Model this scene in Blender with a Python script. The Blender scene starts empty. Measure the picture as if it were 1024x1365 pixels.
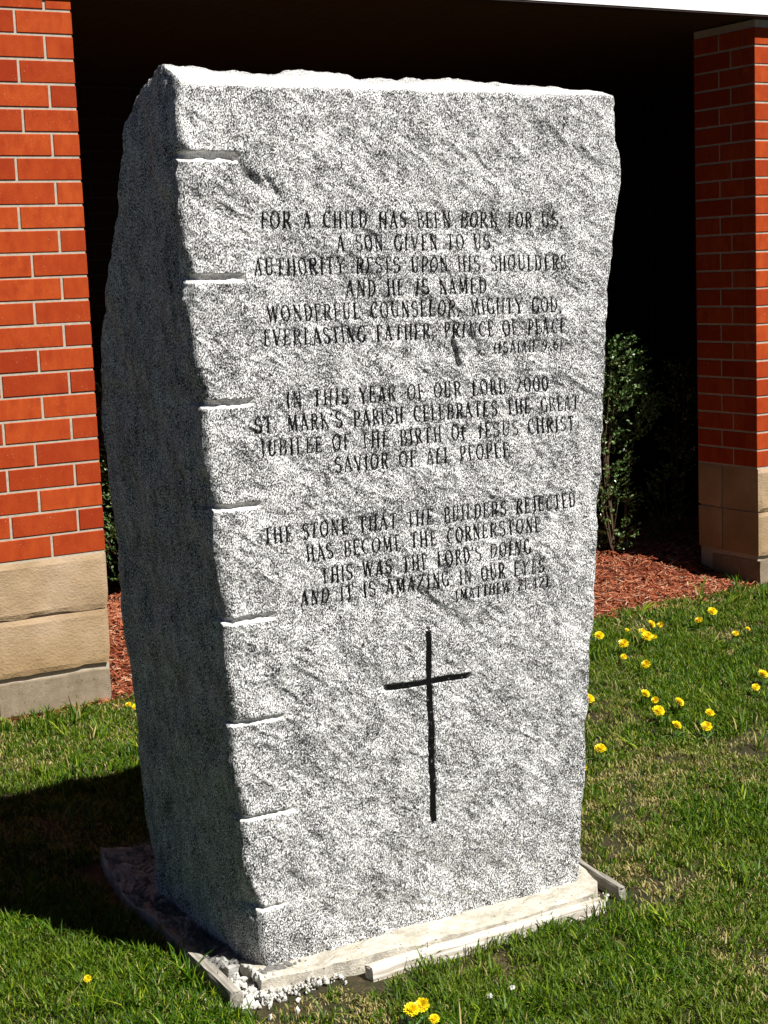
import bpy, math, random
import numpy as np
from mathutils import Vector, Matrix

random.seed(7)
rng = np.random.default_rng(11)
S = bpy.context.scene
COL = S.collection

# ------------------------------------------------------------------ camera
cam_d = bpy.data.cameras.new('camera')
cam = bpy.data.objects.new('camera', cam_d)
COL.objects.link(cam)
S.camera = cam
CAM = Vector((-2.635, -6.876, 1.873))
YAW, PITCH, ROLL = 0.5367, 0.1445, -0.0390
_f = Vector((math.sin(YAW)*math.cos(PITCH), math.cos(YAW)*math.cos(PITCH), -math.sin(PITCH)))
_r = Vector((math.cos(YAW), -math.sin(YAW), 0))
_u = _r.cross(_f)
_r2 = math.cos(ROLL)*_r + math.sin(ROLL)*_u
_u2 = -math.sin(ROLL)*_r + math.cos(ROLL)*_u
m = Matrix((_r2, _u2, -_f)).transposed().to_4x4()
m.translation = CAM
cam.matrix_world = m
cam_d.sensor_fit = 'VERTICAL'
cam_d.sensor_height = 24.0
cam_d.lens = 24.0*2190.7/1365.0
cam_d.clip_start = 0.05
cam_d.clip_end = 500

# ------------------------------------------------------------------ light
SH = Vector((-0.302, 0.727, -1.0)).normalized()      # direction the sunlight travels
sun_d = bpy.data.lights.new('sun', 'SUN')
sun_d.energy = 5.0
sun_d.angle = math.radians(0.5)
sun_d.color = (1.0, 0.965, 0.90)
sun = bpy.data.objects.new('sun', sun_d)
COL.objects.link(sun)
sun.rotation_mode = 'QUATERNION'
sun.rotation_quaternion = SH.to_track_quat('-Z', 'Y')
sun.location = (2, -6, 10)
W = bpy.data.worlds.new('World')
S.world = W
W.use_nodes = True
nt = W.node_tree
bg = nt.nodes['Background']
sky = nt.nodes.new('ShaderNodeTexSky')
sky.sky_type = 'NISHITA'
sky.sun_disc = False
sky.sun_elevation = math.asin(-SH.z)
sky.sun_rotation = math.atan2(-SH.x, -SH.y)
sky.air_density = 0.13
sky.dust_density = 0.0
sky.ozone_density = 0.0
nt.links.new(sky.outputs[0], bg.inputs[0])
bg.inputs[1].default_value = 0.05
S.view_settings.view_transform = 'Standard'
S.view_settings.look = 'None'
S.view_settings.exposure = 0.8
S.view_settings.gamma = 1.0
S.view_settings.use_curve_mapping = False


# ------------------------------------------------------------------ helpers
def tag(o, label=None, cat=None, group=None, kind=None):
    if label: o['label'] = label
    if cat: o['category'] = cat
    if group: o['group'] = group
    if kind: o['kind'] = kind
    return o


def empty(name, loc=(0, 0, 0)):
    o = bpy.data.objects.new(name, None)
    o.empty_display_size = 0.1
    o.location = loc
    COL.objects.link(o)
    return o


def link(name, me, parent=None, loc=(0, 0, 0), rot=(0, 0, 0)):
    o = bpy.data.objects.new(name, me)
    COL.objects.link(o)
    o.location = loc
    o.rotation_euler = rot
    if parent is not None:
        o.parent = parent
    return o


def mesh(name, V, F, mat=None, smooth=False):
    me = bpy.data.meshes.new(name)
    me.from_pydata([tuple(v) for v in V], [], [tuple(f) for f in F])
    if mat: me.materials.append(mat)
    if smooth: me.polygons.foreach_set('use_smooth', [True]*len(me.polygons))
    me.update()
    return me


def mesh_np(name, V, Q, mats=(), smooth=True):
    """V (n,3), Q (m,k) equal-size polygons"""
    me = bpy.data.meshes.new(name)
    V = np.asarray(V, dtype=np.float32)
    Q = np.asarray(Q, dtype=np.int32)
    n, k = len(Q), Q.shape[1]
    me.vertices.add(len(V))
    me.vertices.foreach_set('co', V.ravel())
    me.loops.add(n*k)
    me.loops.foreach_set('vertex_index', Q.ravel())
    me.polygons.add(n)
    me.polygons.foreach_set('loop_start', np.arange(0, n*k, k, dtype=np.int32))
    me.polygons.foreach_set('loop_total', np.full(n, k, dtype=np.int32))
    me.polygons.foreach_set('use_smooth', np.full(n, smooth))
    for mt in mats: me.materials.append(mt)
    me.update(calc_edges=True)
    return me


def box_vf(x0, x1, y0, y1, z0, z1, ch=0.0):
    """box whose front (-y) rim is chamfered by ch"""
    if ch <= 0:
        V = [(x0, y0, z0), (x1, y0, z0), (x1, y1, z0), (x0, y1, z0), (x0, y0, z1), (x1, y0, z1), (x1, y1, z1), (x0, y1, z1)]
        F = [(0, 3, 2, 1), (4, 5, 6, 7), (0, 1, 5, 4), (1, 2, 6, 5), (2, 3, 7, 6), (3, 0, 4, 7)]
        return V, F
    V = [(x0+ch, y0, z0+ch), (x1-ch, y0, z0+ch), (x1-ch, y0, z1-ch), (x0+ch, y0, z1-ch),
         (x0, y0+ch, z0), (x1, y0+ch, z0), (x1, y0+ch, z1), (x0, y0+ch, z1),
         (x0, y1, z0), (x1, y1, z0), (x1, y1, z1), (x0, y1, z1)]
    F = [(0, 1, 2, 3), (4, 5, 1, 0), (5, 6, 2, 1), (6, 7, 3, 2), (7, 4, 0, 3),
         (8, 9, 5, 4), (9, 10, 6, 5), (10, 11, 7, 6), (11, 8, 4, 7), (9, 8, 11, 10)]
    return V, F


# value noise, vectorised
def _hash(ix, iy, iz, seed):
    h = (ix*374761393 + iy*668265263 + iz*2147483647 + seed*144665) & 0xffffffff
    h = ((h ^ (h >> 13))*1274126177) & 0xffffffff
    h = ((h ^ (h >> 16))*2246822519) & 0xffffffff
    return ((h ^ (h >> 15)) & 0xffffff)/16777215.0


def vnoise(x, y, z, seed=0):
    x = np.asarray(x, float); y = np.asarray(y, float)+0*x; z = np.asarray(z, float)+0*x
    ix, iy, iz = np.floor(x).astype(np.int64), np.floor(y).astype(np.int64), np.floor(z).astype(np.int64)
    fx, fy, fz = x-ix, y-iy, z-iz
    fx = fx*fx*(3-2*fx); fy = fy*fy*(3-2*fy); fz = fz*fz*(3-2*fz)
    r = 0
    for dx in (0, 1):
        wx = fx if dx else 1-fx
        for dy in (0, 1):
            wy = fy if dy else 1-fy
            for dz in (0, 1):
                wz = fz if dz else 1-fz
                r = r + wx*wy*wz*_hash(ix+dx, iy+dy, iz+dz, seed)
    return r*2-1


def fbm(x, y, z, sc, octv=3, seed=0, gain=0.5):
    a, r = 1.0, 0
    for i in range(octv):
        r = r + a*vnoise(x*sc, y*sc, z*sc, seed+i*17)
        sc *= 2.03
        a *= gain
    return r


# ------------------------------------------------------------------ materials
def new_mat(name):
    mt = bpy.data.materials.new(name)
    mt.use_nodes = True
    n = mt.node_tree
    b = n.nodes['Principled BSDF']
    b.inputs['Roughness'].default_value = 0.85
    if 'Specular IOR Level' in b.inputs: b.inputs['Specular IOR Level'].default_value = 0.25
    return mt, n, b


def N(n, t, **kw):
    nd = n.nodes.new(t)
    for k, v in kw.items():
        if k in nd.inputs: nd.inputs[k].default_value = v
        else: setattr(nd, k, v)
    return nd


def ramp(n, src, stops, interp='LINEAR'):
    r = n.nodes.new('ShaderNodeValToRGB')
    r.color_ramp.interpolation = interp
    e = r.color_ramp.elements
    while len(e) < len(stops): e.new(0.5)
    for el, (p, c) in zip(e, stops):
        el.position = p
        el.color = (c[0], c[1], c[2], 1) if hasattr(c, '__len__') else (c, c, c, 1)
    n.links.new(src, r.inputs[0])
    return r.outputs[0]


def mixc(n, fac, a, b, mode='MIX'):
    mx = n.nodes.new('ShaderNodeMix')
    mx.data_type = 'RGBA'
    mx.blend_type = mode
    for i, v in ((0, fac), (6, a), (7, b)):
        if hasattr(v, 'is_output') or isinstance(v, bpy.types.NodeSocket): n.links.new(v, mx.inputs[i])
        elif i == 0: mx.inputs[0].default_value = v
        else: mx.inputs[i].default_value = (v[0], v[1], v[2], 1)
    return mx.outputs[2]


def mth(n, op, a, b=None):
    md = n.nodes.new('ShaderNodeMath')
    md.operation = op
    for i, v in ((0, a), (1, b)):
        if v is None: continue
        if isinstance(v, bpy.types.NodeSocket): n.links.new(v, md.inputs[i])
        else: md.inputs[i].default_value = v
    return md.outputs[0]


def noise(n, vec, scale, detail=2.0, rough=0.5, dist=0.0):
    nz = N(n, 'ShaderNodeTexNoise', Scale=scale, Detail=detail, Roughness=rough, Distortion=dist)
    if vec is not None: n.links.new(vec, nz.inputs['Vector'])
    return nz.outputs[0]


def bump(n, b, h, strength, dist):
    bp = N(n, 'ShaderNodeBump', Strength=strength, Distance=dist)
    n.links.new(h, bp.inputs['Height'])
    n.links.new(bp.outputs[0], b.inputs['Normal'])
    return bp


def coord(n, which='Object'):
    return n.nodes.new('ShaderNodeTexCoord').outputs[which]


def mapping(n, vec, scale=(1, 1, 1), rot=(0, 0, 0)):
    mp = n.nodes.new('ShaderNodeMapping')
    mp.inputs['Scale'].default_value = scale
    mp.inputs['Rotation'].default_value = rot
    n.links.new(vec, mp.inputs['Vector'])
    return mp.outputs[0]


def mat_granite():
    mt, n, b = new_mat('granite')
    c = coord(n)
    st = mapping(n, c, (1.0, 1.0, 0.66), (0, math.radians(35), 0))
    g1 = noise(n, st, 365, 2.0, 0.6)
    g2 = noise(n, c, 9, 4, 0.62, 0.4)
    g3 = noise(n, mapping(n, c, (1, 1, .45), (0, math.radians(40), 0)), 30, 3, 0.6)
    v = mth(n, 'ADD', g1, mth(n, 'MULTIPLY', mth(n, 'SUBTRACT', g2, 0.5), 0.16))
    v = mth(n, 'ADD', v, mth(n, 'MULTIPLY', mth(n, 'SUBTRACT', g3, 0.5), 0.17))
    col = ramp(n, v, [(0.385, (.010, .010, .011)), (0.44, (.062, .062, .064)), (0.492, (.20, .20, .203)), (0.545, (.50, .50, .502)), (0.61, (.85, .85, .84))])
    at = n.nodes.new('ShaderNodeAttribute'); at.attribute_name = 'sawn_sunlit'
    sawn_sunlit = ramp(n, g1, [(0.33, (.30, .29, .27)), (0.52, (.74, .73, .70))])
    col = mixc(n, at.outputs['Fac'], col, sawn_sunlit)
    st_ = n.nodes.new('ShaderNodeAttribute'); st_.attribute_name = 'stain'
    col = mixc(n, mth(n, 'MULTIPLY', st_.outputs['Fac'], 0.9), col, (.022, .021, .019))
    n.links.new(col, b.inputs['Base Color'])
    b.inputs['Roughness'].default_value = 0.7
    h = noise(n, c, 190, 3, 0.65)
    bump(n, b, h, 0.6, 0.0025)
    return mt


def mat_paint():
    mt, n, b = new_mat('weathered_black_paint')
    c = coord(n)
    w = noise(n, c, 85, 3, 0.6)
    col = mixc(n, ramp(n, w, [(0.64, 0.0), (0.72, 0.45)]), (.005, .005, .005), (.30, .30, .30))
    n.links.new(col, b.inputs['Base Color'])
    b.inputs['Roughness'].default_value = 0.9
    b.inputs['Specular IOR Level'].default_value = 0.05
    return mt


def mat_brick():
    mt, n, b = new_mat('red_brick')
    oi = n.nodes.new('ShaderNodeObjectInfo')
    c = coord(n)
    ad = n.nodes.new('ShaderNodeVectorMath'); ad.operation = 'ADD'
    n.links.new(c, ad.inputs[0]); n.links.new(oi.outputs['Location'], ad.inputs[1])
    p = ad.outputs[0]
    base = ramp(n, oi.outputs['Random'], [(0.0, (.26, .028, .006)), (0.3, (.345, .048, .009)), (0.7, (.40, .064, .012)), (1.0, (.31, .040, .008))])
    blot = noise(n, mapping(n, p, (1, 1, .5)), 22, 4, 0.6)
    col = mixc(n, ramp(n, blot, [(0.38, 0.0), (0.70, 0.7)]), base, (.25, .024, .006))
    sand = noise(n, p, 260, 2, 0.7)
    col = mixc(n, ramp(n, noise(n, p, 5, 3, .6), [(0.5, 0.0), (0.8, 0.35)]), col, (.46, .085, .018))
    col = mixc(n, ramp(n, sand, [(0.31, 0.6), (0.43, 0.0)]), col, (.10, .012, .004))
    lt = noise(n, p, 140, 1, 0.5)
    col = mixc(n, ramp(n, lt, [(0.73, 0.0), (0.78, 0.7)]), col, (.62, .34, .22))
    n.links.new(col, b.inputs['Base Color'])
    b.inputs['Specular IOR Level'].default_value = 0.1
    hh = mth(n, 'ADD', mth(n, 'MULTIPLY', noise(n, mapping(n, p, (1.6, 1, .5)), 60, 3, .6), 1.0), mth(n, 'MULTIPLY', sand, 0.5))
    bump(n, b, hh, 0.6, 0.002)
    return mt


def mat_mortar(name='mortar', col=(.44, .39, .31)):
    mt, n, b = new_mat(name)
    c = coord(n)
    a = noise(n, c, 60, 4, .6)
    cc = mixc(n, ramp(n, a, [(0.3, 0.0), (0.7, 1.0)]), tuple(v*.72 for v in col), col)
    n.links.new(cc, b.inputs['Base Color'])
    bump(n, b, noise(n, c, 250, 3, .6), 0.6, 0.002)
    return mt


def mat_block():
    mt, n, b = new_mat('tan_block')
    oi = n.nodes.new('ShaderNodeObjectInfo')
    c = coord(n)
    ad = n.nodes.new('ShaderNodeVectorMath'); ad.operation = 'ADD'
    n.links.new(c, ad.inputs[0]); n.links.new(oi.outputs['Location'], ad.inputs[1])
    p = ad.outputs[0]
    a = noise(n, p, 3.2, 4, .6)
    col = ramp(n, a, [(0.3, (.27, .185, .105)), (0.5, (.345, .245, .15)), (0.7, (.42, .31, .215))])
    sp = N(n, 'ShaderNodeSeparateXYZ'); n.links.new(p, sp.inputs[0])
    zz = mth(n, 'ADD', sp.outputs[2], mth(n, 'MULTIPLY', noise(n, p, 7, 3, .6), 0.10))
    col = mixc(n, ramp(n, zz, [(0.16, 0.55), (0.42, 0.0)]), col, (.25, .155, .055))      # splash dirt along the foot of the wall
    pit = noise(n, mapping(n, p, (1, 1, 1.3)), 75, 2, .6)
    n.links.new(col, b.inputs['Base Color'])
    b.inputs['Specular IOR Level'].default_value = 0.08
    bump(n, b, pit, 0.7, 0.005)
    return mt


def mat_concrete(name, c0, c1, pits=True, bs=0.5):
    mt, n, b = new_mat(name)
    c = coord(n)
    a = noise(n, c, 14, 6, .7)
    col = ramp(n, a, [(0.3, c0), (0.68, c1)])
    fine = noise(n, c, 190, 3, .6)
    col = mixc(n, ramp(n, fine, [(0.32, 0.35), (0.5, 0.0)]), col, tuple(v*.35 for v in c0))
    if pits:
        vo = N(n, 'ShaderNodeTexVoronoi', Scale=38.0)
        n.links.new(c, vo.inputs['Vector'])
        pm = ramp(n, vo.outputs[0], [(0.09, 1.0), (0.16, 0.0)])
        col = mixc(n, mth(n, 'MULTIPLY', pm, .7), col, tuple(v*.25 for v in c0))
    n.links.new(col, b.inputs['Base Color'])
    bump(n, b, mth(n, 'ADD', a, mth(n, 'MULTIPLY', fine, .5)), bs, 0.006)
    return mt


def mat_wood(name, c0, c1):
    mt, n, b = new_mat(name)
    c = coord(n)
    st = mapping(n, c, (4, 60, 90))
    a = noise(n, st, 1.0, 5, .65, 0.6)
    col = ramp(n, a, [(0.32, tuple(v*.45 for v in c0)), (0.42, c0), (0.62, c1)])
    bl = noise(n, c, 13, 3, .6)
    col = mixc(n, ramp(n, bl, [(0.4, 0.0), (0.7, 0.4)]), col, tuple(v*.6 for v in c0))
    n.links.new(col, b.inputs['Base Color'])
    bump(n, b, a, 0.7, 0.004)
    return mt


def mat_simple(name, col, rough=0.8, spec=0.2, var=0.15, sc=8):
    mt, n, b = new_mat(name)
    c = coord(n)
    a = noise(n, c, sc, 4, .6)
    cc = mixc(n, a, tuple(v*(1-var) for v in col), tuple(min(1, v*(1+var)) for v in col))
    n.links.new(cc, b.inputs['Base Color'])
    b.inputs['Roughness'].default_value = rough
    b.inputs['Specular IOR Level'].default_value = spec
    return mt


def mat_grass():
    mt, n, b = new_mat('grass_blades')
    oi = n.nodes.new('ShaderNodeObjectInfo')
    geo = n.nodes.new('ShaderNodeNewGeometry')
    at = n.nodes.new('ShaderNodeAttribute'); at.attribute_name = 'tone'
    base = ramp(n, at.outputs['Fac'], [(0.0, (.014, .050, .001)), (0.35, (.045, .112, .002)), (0.7, (.100, .180, .004)), (0.88, (.24, .30, .014)), (0.93, (.34, .28, .10)), (1.0, (.44, .36, .17))])
    pn = noise(n, geo.outputs['Position'], 1.7, 4, .6)
    col = mixc(n, ramp(n, pn, [(0.45, 0.0), (0.68, 0.6)]), base, (.115, .165, .012))
    pn2 = noise(n, geo.outputs['Position'], 3.1, 3, .6)
    col = mixc(n, ramp(n, pn2, [(0.56, 0.0), (0.74, 0.55)]), col, (.020, .052, .005))
    n.links.new(col, b.inputs['Base Color'])
    b.inputs['Roughness'].default_value = 0.5
    b.inputs['Specular IOR Level'].default_value = 0.2
    tr = n.nodes.new('ShaderNodeBsdfTranslucent')
    n.links.new(mixc(n, 1.0, col, (1.0, 1.0, .4), 'MULTIPLY'), tr.inputs[0])
    mx = n.nodes.new('ShaderNodeMixShader'); mx.inputs[0].default_value = 0.22
    out = n.nodes['Material Output']
    n.links.new(b.outputs[0], mx.inputs[1]); n.links.new(tr.outputs[0], mx.inputs[2])
    n.links.new(mx.outputs[0], out.inputs[0])
    return mt


def mat_leaf(name, stops):
    mt, n, b = new_mat(name)
    at = n.nodes.new('ShaderNodeAttribute'); at.attribute_name = 'tone'
    col = ramp(n, at.outputs['Fac'], stops)
    n.links.new(col, b.inputs['Base Color'])
    b.inputs['Roughness'].default_value = 0.35
    b.inputs['Specular IOR Level'].default_value = 0.5
    return mt


def mat_soil():
    mt, n, b = new_mat('soil_and_thatch')
    c = coord(n)
    a = noise(n, c, 6, 6, .7)
    col = ramp(n, a, [(0.35, (.018, .028, .006)), (0.5, (.048, .042, .016)), (0.66, (.12, .082, .042))])
    f = noise(n, c, 120, 4, .7)
    col = mixc(n, ramp(n, f, [(0.4, .7), (0.6, 0)]), col, (.02, .017, .010))
    n.links.new(col, b.inputs['Base Color'])
    bump(n, b, f, 0.8, 0.01)
    return mt


def mat_mulch(name, inst):
    mt, n, b = new_mat(name)
    if inst:
        at = n.nodes.new('ShaderNodeAttribute'); at.attribute_name = 'tone'
        col = ramp(n, at.outputs['Fac'], [(0.0, (.08, .022, .011)), (0.22, (.26, .062, .028)), (0.5, (.42, .120, .058)), (0.78, (.52, .22, .12)), (0.92, (.60, .36, .22)), (1.0, (.66, .50, .36))])
        c = coord(n)
        g = noise(n, mapping(n, c, (20, 220, 220)), 1, 3, .6)
        col = mixc(n, ramp(n, g, [(0.35, .5), (0.6, 0)]), col, (.06, .012, .006))
    else:
        c = coord(n)
        f = noise(n, c, 45, 5, .7)
        col = ramp(n, f, [(0.35, (.03, .008, .004)), (0.55, (.12, .028, .013)), (0.7, (.20, .05, .022))])
        bump(n, b, f, 1.0, 0.02)
    n.links.new(col, b.inputs['Base Color'])
    b.inputs['Specular IOR Level'].default_value = 0.1
    return mt


M_gran = mat_granite()
M_paint = mat_paint()
M_brick = mat_brick()
M_mortar = mat_mortar()
M_block = mat_block()
M_foot = mat_concrete('footing_concrete', (.17, .13, .085), (.29, .235, .165))
M_base = mat_concrete('base_mortar', (.30, .27, .215), (.64, .60, .515), pits=True, bs=.9)
M_woodw = mat_wood('bleached_wood', (.46, .40, .33), (.74, .71, .66))
M_woodg = mat_wood('grey_wood', (.22, .20, .17), (.42, .39, .34))
M_white = mat_simple('white_fascia_paint', (.82, .82, .81), .5, .3, .03)
M_trim = mat_simple('dark_drip_trim', (.03, .02, .018), .6, .2)
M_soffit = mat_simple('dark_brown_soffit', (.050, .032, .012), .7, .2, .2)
M_dark = mat_simple('shaded_brick', (.030, .014, .010), .9, .05, .2)  # bay wall brick, with the deep shade of the bay put into its colour
M_darkm = mat_simple('shaded_joint', (.045, .035, .030), .9, .05, .1)  # joints of the bay walls, darkened in colour to carry the same shade
M_grass = mat_grass()
M_soil = mat_soil()
M_mulch = mat_mulch('mulch_ground', False)
M_chip = mat_mulch('mulch_chips', True)
M_gravel = mat_concrete('white_gravel', (.36, .34, .30), (.74, .73, .70), pits=False, bs=.3)
M_rock = mat_concrete('brown_rock', (.16, .12, .09), (.36, .30, .24), pits=False)
M_leaf = mat_leaf('shrub_leaf', [(0.0, (.03, .07, .014)), (0.6, (.085, .15, .036)), (1.0, (.24, .31, .14))])
M_stem = mat_simple('bark', (.09, .06, .04), .9, .05)
M_petal = mat_leaf('dandelion_petal', [(0.0, (.70, .40, .0)), (0.4, (.82, .60, .005)), (1.0, (.88, .74, .015))])
M_dleaf = mat_leaf('dandelion_leaf', [(0.0, (.025, .070, .008)), (1.0, (.060, .125, .018))])
M_puff = mat_simple('seed_down', (.70, .69, .66), .9, .1)

# ------------------------------------------------------------------ ground
gme = mesh('ground', [(-60, -60, 0), (60, -60, 0), (60, 60, 0), (-60, 60, 0)], [(0, 1, 2, 3)], M_soil)
tag(link('ground', gme), kind='structure')


# ------------------------------------------------------------------ building
BZ = 0.689            # top of the tan block plinth
CO = 0.1016           # brick course
JT = 0.0115
X1 = 3.934            # left edge of the right pier
XL, XR = -1.5, 6.4
bld = tag(empty('brick_building', (0, 0, 0)), 'red brick building with tan block foot, white fascia and a deep shaded bay', 'building')
_bm = {}


def brick_mesh(w, h, d, mat, ch=.0022):
    k = (round(w, 3), round(h, 3), round(d, 3), mat.name, ch)
    if k not in _bm:
        V, F = box_vf(-w/2, w/2, 0, d, -h/2, h/2, ch)
        _bm[k] = mesh('brick', V, F, mat)
    return _bm[k]


def lay_courses(parent, x0, x1, courses, end_offsets, edge, mat=M_brick, axis='x', pos=0.0, depth=.095):
    """bricks from x0 to x1; edge: 'r' or 'l' is the corner the bond starts from"""
    for i in range(courses):
        zc = BZ+CO*(i+.5)+.0015
        off = end_offsets[i % len(end_offsets)]+random.uniform(-.002, .002)
        s = 0.0
        L = x1-x0
        w = off
        while s < L-.02:
            e = min(s+w, L)
            a, b_ = s+JT/2*(s > 0), e-JT/2
            if e >= L: b_ = L
            if s == 0: a = 0
            if b_-a > .02:
                ww = b_-a
                cx = (a+b_)/2
                xx = x1-cx if edge == 'r' else x0+cx
                jz = random.uniform(-.0008, .0008)
                dy = random.uniform(-.0012, .0012)
                if axis == 'x':
                    link('brick', brick_mesh(ww, CO-JT, depth, mat), parent, (xx, pos+dy, zc+jz), (0, random.uniform(-.0018, .0018), 0))
                else:
                    link('brick', brick_mesh(ww, CO-JT, depth, mat), parent, (pos+dy, xx, zc+jz), (0, 0, -math.pi/2))
            s = e
            w = .305
    return


def block_mesh(w, h, d, seed, chip=True):
    """split-face block: gridded front with a slightly uneven rim"""
    nx, nz = 22, 12
    xs = np.linspace(-w/2, w/2, nx); zs = np.linspace(-h/2, h/2, nz)
    X, Z = np.meshgrid(xs, zs)
    ex = np.minimum(X+w/2, w/2-X); ez = np.minimum(Z+h/2, h/2-Z)
    e = np.minimum(ex, ez)
    y = .006*np.exp(-e/.006)+.0035*fbm(X, Z, seed+0*X, 9, 3, seed)*np.clip(e/.02, 0, 1)
    Xd, Zd = X.copy(), Z.copy()
    if chip:
        low = np.clip(1-(Z+h/2)/.03, 0, 1)
        Zd = Z+low*.006*(fbm(X, 0*X, seed+0*X, 14, 2, seed+5)+.4)
        cr = np.clip((X-(w/2-.05))/.05, 0, 1)*np.clip(1-(Z+h/2)/.06, 0, 1)
        Xd = X-cr*.010
    V = np.stack([Xd, y, Zd], -1).reshape(-1, 3).tolist()
    F = [(j*nx+i, j*nx+i+1, (j+1)*nx+i+1, (j+1)*nx+i) for j in range(nz-1) for i in range(nx-1)]
    rim = [i for i in range(nx)]+[j*nx+nx-1 for j in range(1, nz)]+[(nz-1)*nx+i for i in range(nx-2, -1, -1)]+[j*nx for j in range(nz-2, 0, -1)]
    s = len(V)
    for k in rim: V.append((V[k][0], d, V[k][2]))
    R = len(rim)
    for k in range(R):
        k2 = (k+1) % R
        F.append((rim[k2], rim[k], s+k, s+k2))
    F.append(tuple(s+k for k in range(R)))
    return mesh('block', V, F, M_block, False)


def pier(x0, x1, edge, offs, depth=.5):
    # mortar core, a few mm behind the brick faces
    V, F = box_vf(x0+.004, x1-.004, .0040, depth-.004, BZ-.006, 3.166)
    V2, F2 = box_vf(x0+.012, x1-.012, .012, depth-.01, -.1, BZ-.0065)
    n0 = len(V)
    p = link('pier', mesh('pier', V+V2, F+[tuple(n0+k for k in f) for f in F2], M_mortar), bld)
    lay_courses(p, x0, x1, 24, offs, edge)
    # plinth blocks
    rows = [(.438, .684), (.184, .432)]
    for r, (z0, z1) in enumerate(rows):
        s = 0.0; k = 0
        L = x1-x0
        while s < L-.03:
            w = .525 if not (r == 1 and s == 0 and edge == 'l') else .40
            e = min(s+w, L)
            ww = e-s-.005
            cx = (s+e)/2
            xx = x1-cx if edge == 'r' else x0+cx
            if edge == 'r' and r == 1: xx -= 0.008*(k == 0)
            link('stone_block', block_mesh(ww, z1-z0, .3, random.randint(1, 999)), p, (xx, -.009-.002*r, (z0+z1)/2), (0, .0 if r == 0 else .006*(edge == 'r'), 0))
            s = e; k += 1
    # footing
    s = 0.0; L = x1-x0
    while s < L-.03:
        e = min(s+.525, L)
        nx, nz = 30, 10
        w = e-s-.012
        h = .158
        xs = np.linspace(-w/2, w/2, nx); zs = np.linspace(-.06, h, nz)
        X, Z = np.meshgrid(xs, zs)
        sd = random.random()*9
        Y = .003*fbm(X, Z, sd+0*X, 12, 3, 3)
        Z2 = Z+np.clip((Z-h+.03)/.03, 0, 1)*.006*fbm(X, 0*X, sd+0*X, 11, 2, 8)
        Vg = np.stack([X, Y, Z2], -1).reshape(-1, 3).tolist()
        Fg = [(j*nx+i, j*nx+i+1, (j+1)*nx+i+1, (j+1)*nx+i) for j in range(nz-1) for i in range(nx-1)]
        n0 = len(Vg)
        top = [(nz-1)*nx+i for i in range(nx)]
        for t in top: Vg.append((Vg[t][0], .4, Vg[t][2]))
        Fg += [(top[i], top[i+1], n0+i+1, n0+i) for i in range(nx-1)]
        n1 = len(Vg)
        Vg += [(-w/2, .4, -.06), (w/2, .4, -.06)]
        Fg += [tuple([j*nx for j in range(nz-1, -1, -1)]+[n1, n0]), tuple([j*nx+nx-1 for j in range(nz)]+[n0+nx-1, n1+1])]
        cx = (s+e)/2
        xx = x1-cx if edge == 'r' else x0+cx
        link('footing', mesh('footing', Vg, Fg, M_foot), p, (xx-.016*(edge == 'r'), -.014, 0), (0, 0, 0))
        s = e
    return p


pl = pier(XL, 0.0, 'r', [.246, .119, .290, .120, .290, .121, .246, .118, .250, .125, .250, .12])
pr = pier(X1, XR, 'l', [.290, .14])
tag(pl, 'left brick pier with the bright sunlit brick face'); tag(pr, 'right brick pier at the picture edge')
# the face of the right pier that turns into the bay (dark, in shade)
for i in range(24):
    zc = BZ+CO*(i+.5)+.0015
    segs = [(.1, .285), (.2965, .496)] if i % 2 else [(.1, .19), (.2015, .496)]
    for a, b_ in segs:
        link('brick', brick_mesh(b_-a, CO-JT, .09, M_brick), pr, (X1, (a+b_)/2, zc), (0, 0, -math.pi/2))
for z0, z1 in ((.438, .684), (.184, .432)):
    link('stone_block', block_mesh(.20, z1-z0, .2, 5), pr, (X1-.006, .395, (z0+z1)/2), (0, 0, -math.pi/2))
# back wall of the bay, and unseen side walls added to keep it dark
YB = 3.6
V, F = [], []


def addb(V, F, *a):
    v, f = box_vf(*a)
    n0 = len(V); V += v; F += [tuple(n0+k for k in q) for q in f]


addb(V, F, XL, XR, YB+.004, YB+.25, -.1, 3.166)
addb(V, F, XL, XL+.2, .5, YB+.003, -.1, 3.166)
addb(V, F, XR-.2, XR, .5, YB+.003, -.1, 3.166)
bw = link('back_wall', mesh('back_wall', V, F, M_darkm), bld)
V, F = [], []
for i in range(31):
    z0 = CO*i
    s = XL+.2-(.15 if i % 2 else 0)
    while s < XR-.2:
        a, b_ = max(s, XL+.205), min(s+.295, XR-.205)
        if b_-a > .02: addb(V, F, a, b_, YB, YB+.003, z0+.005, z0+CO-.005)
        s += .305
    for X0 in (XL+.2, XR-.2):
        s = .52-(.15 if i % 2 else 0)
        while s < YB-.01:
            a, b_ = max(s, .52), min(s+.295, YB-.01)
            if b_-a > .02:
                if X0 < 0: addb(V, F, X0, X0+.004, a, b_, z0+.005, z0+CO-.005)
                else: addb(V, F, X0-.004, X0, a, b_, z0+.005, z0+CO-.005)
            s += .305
tag(link('brick', mesh('brick_courses', V, F, M_dark), bw), kind='stuff')
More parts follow.
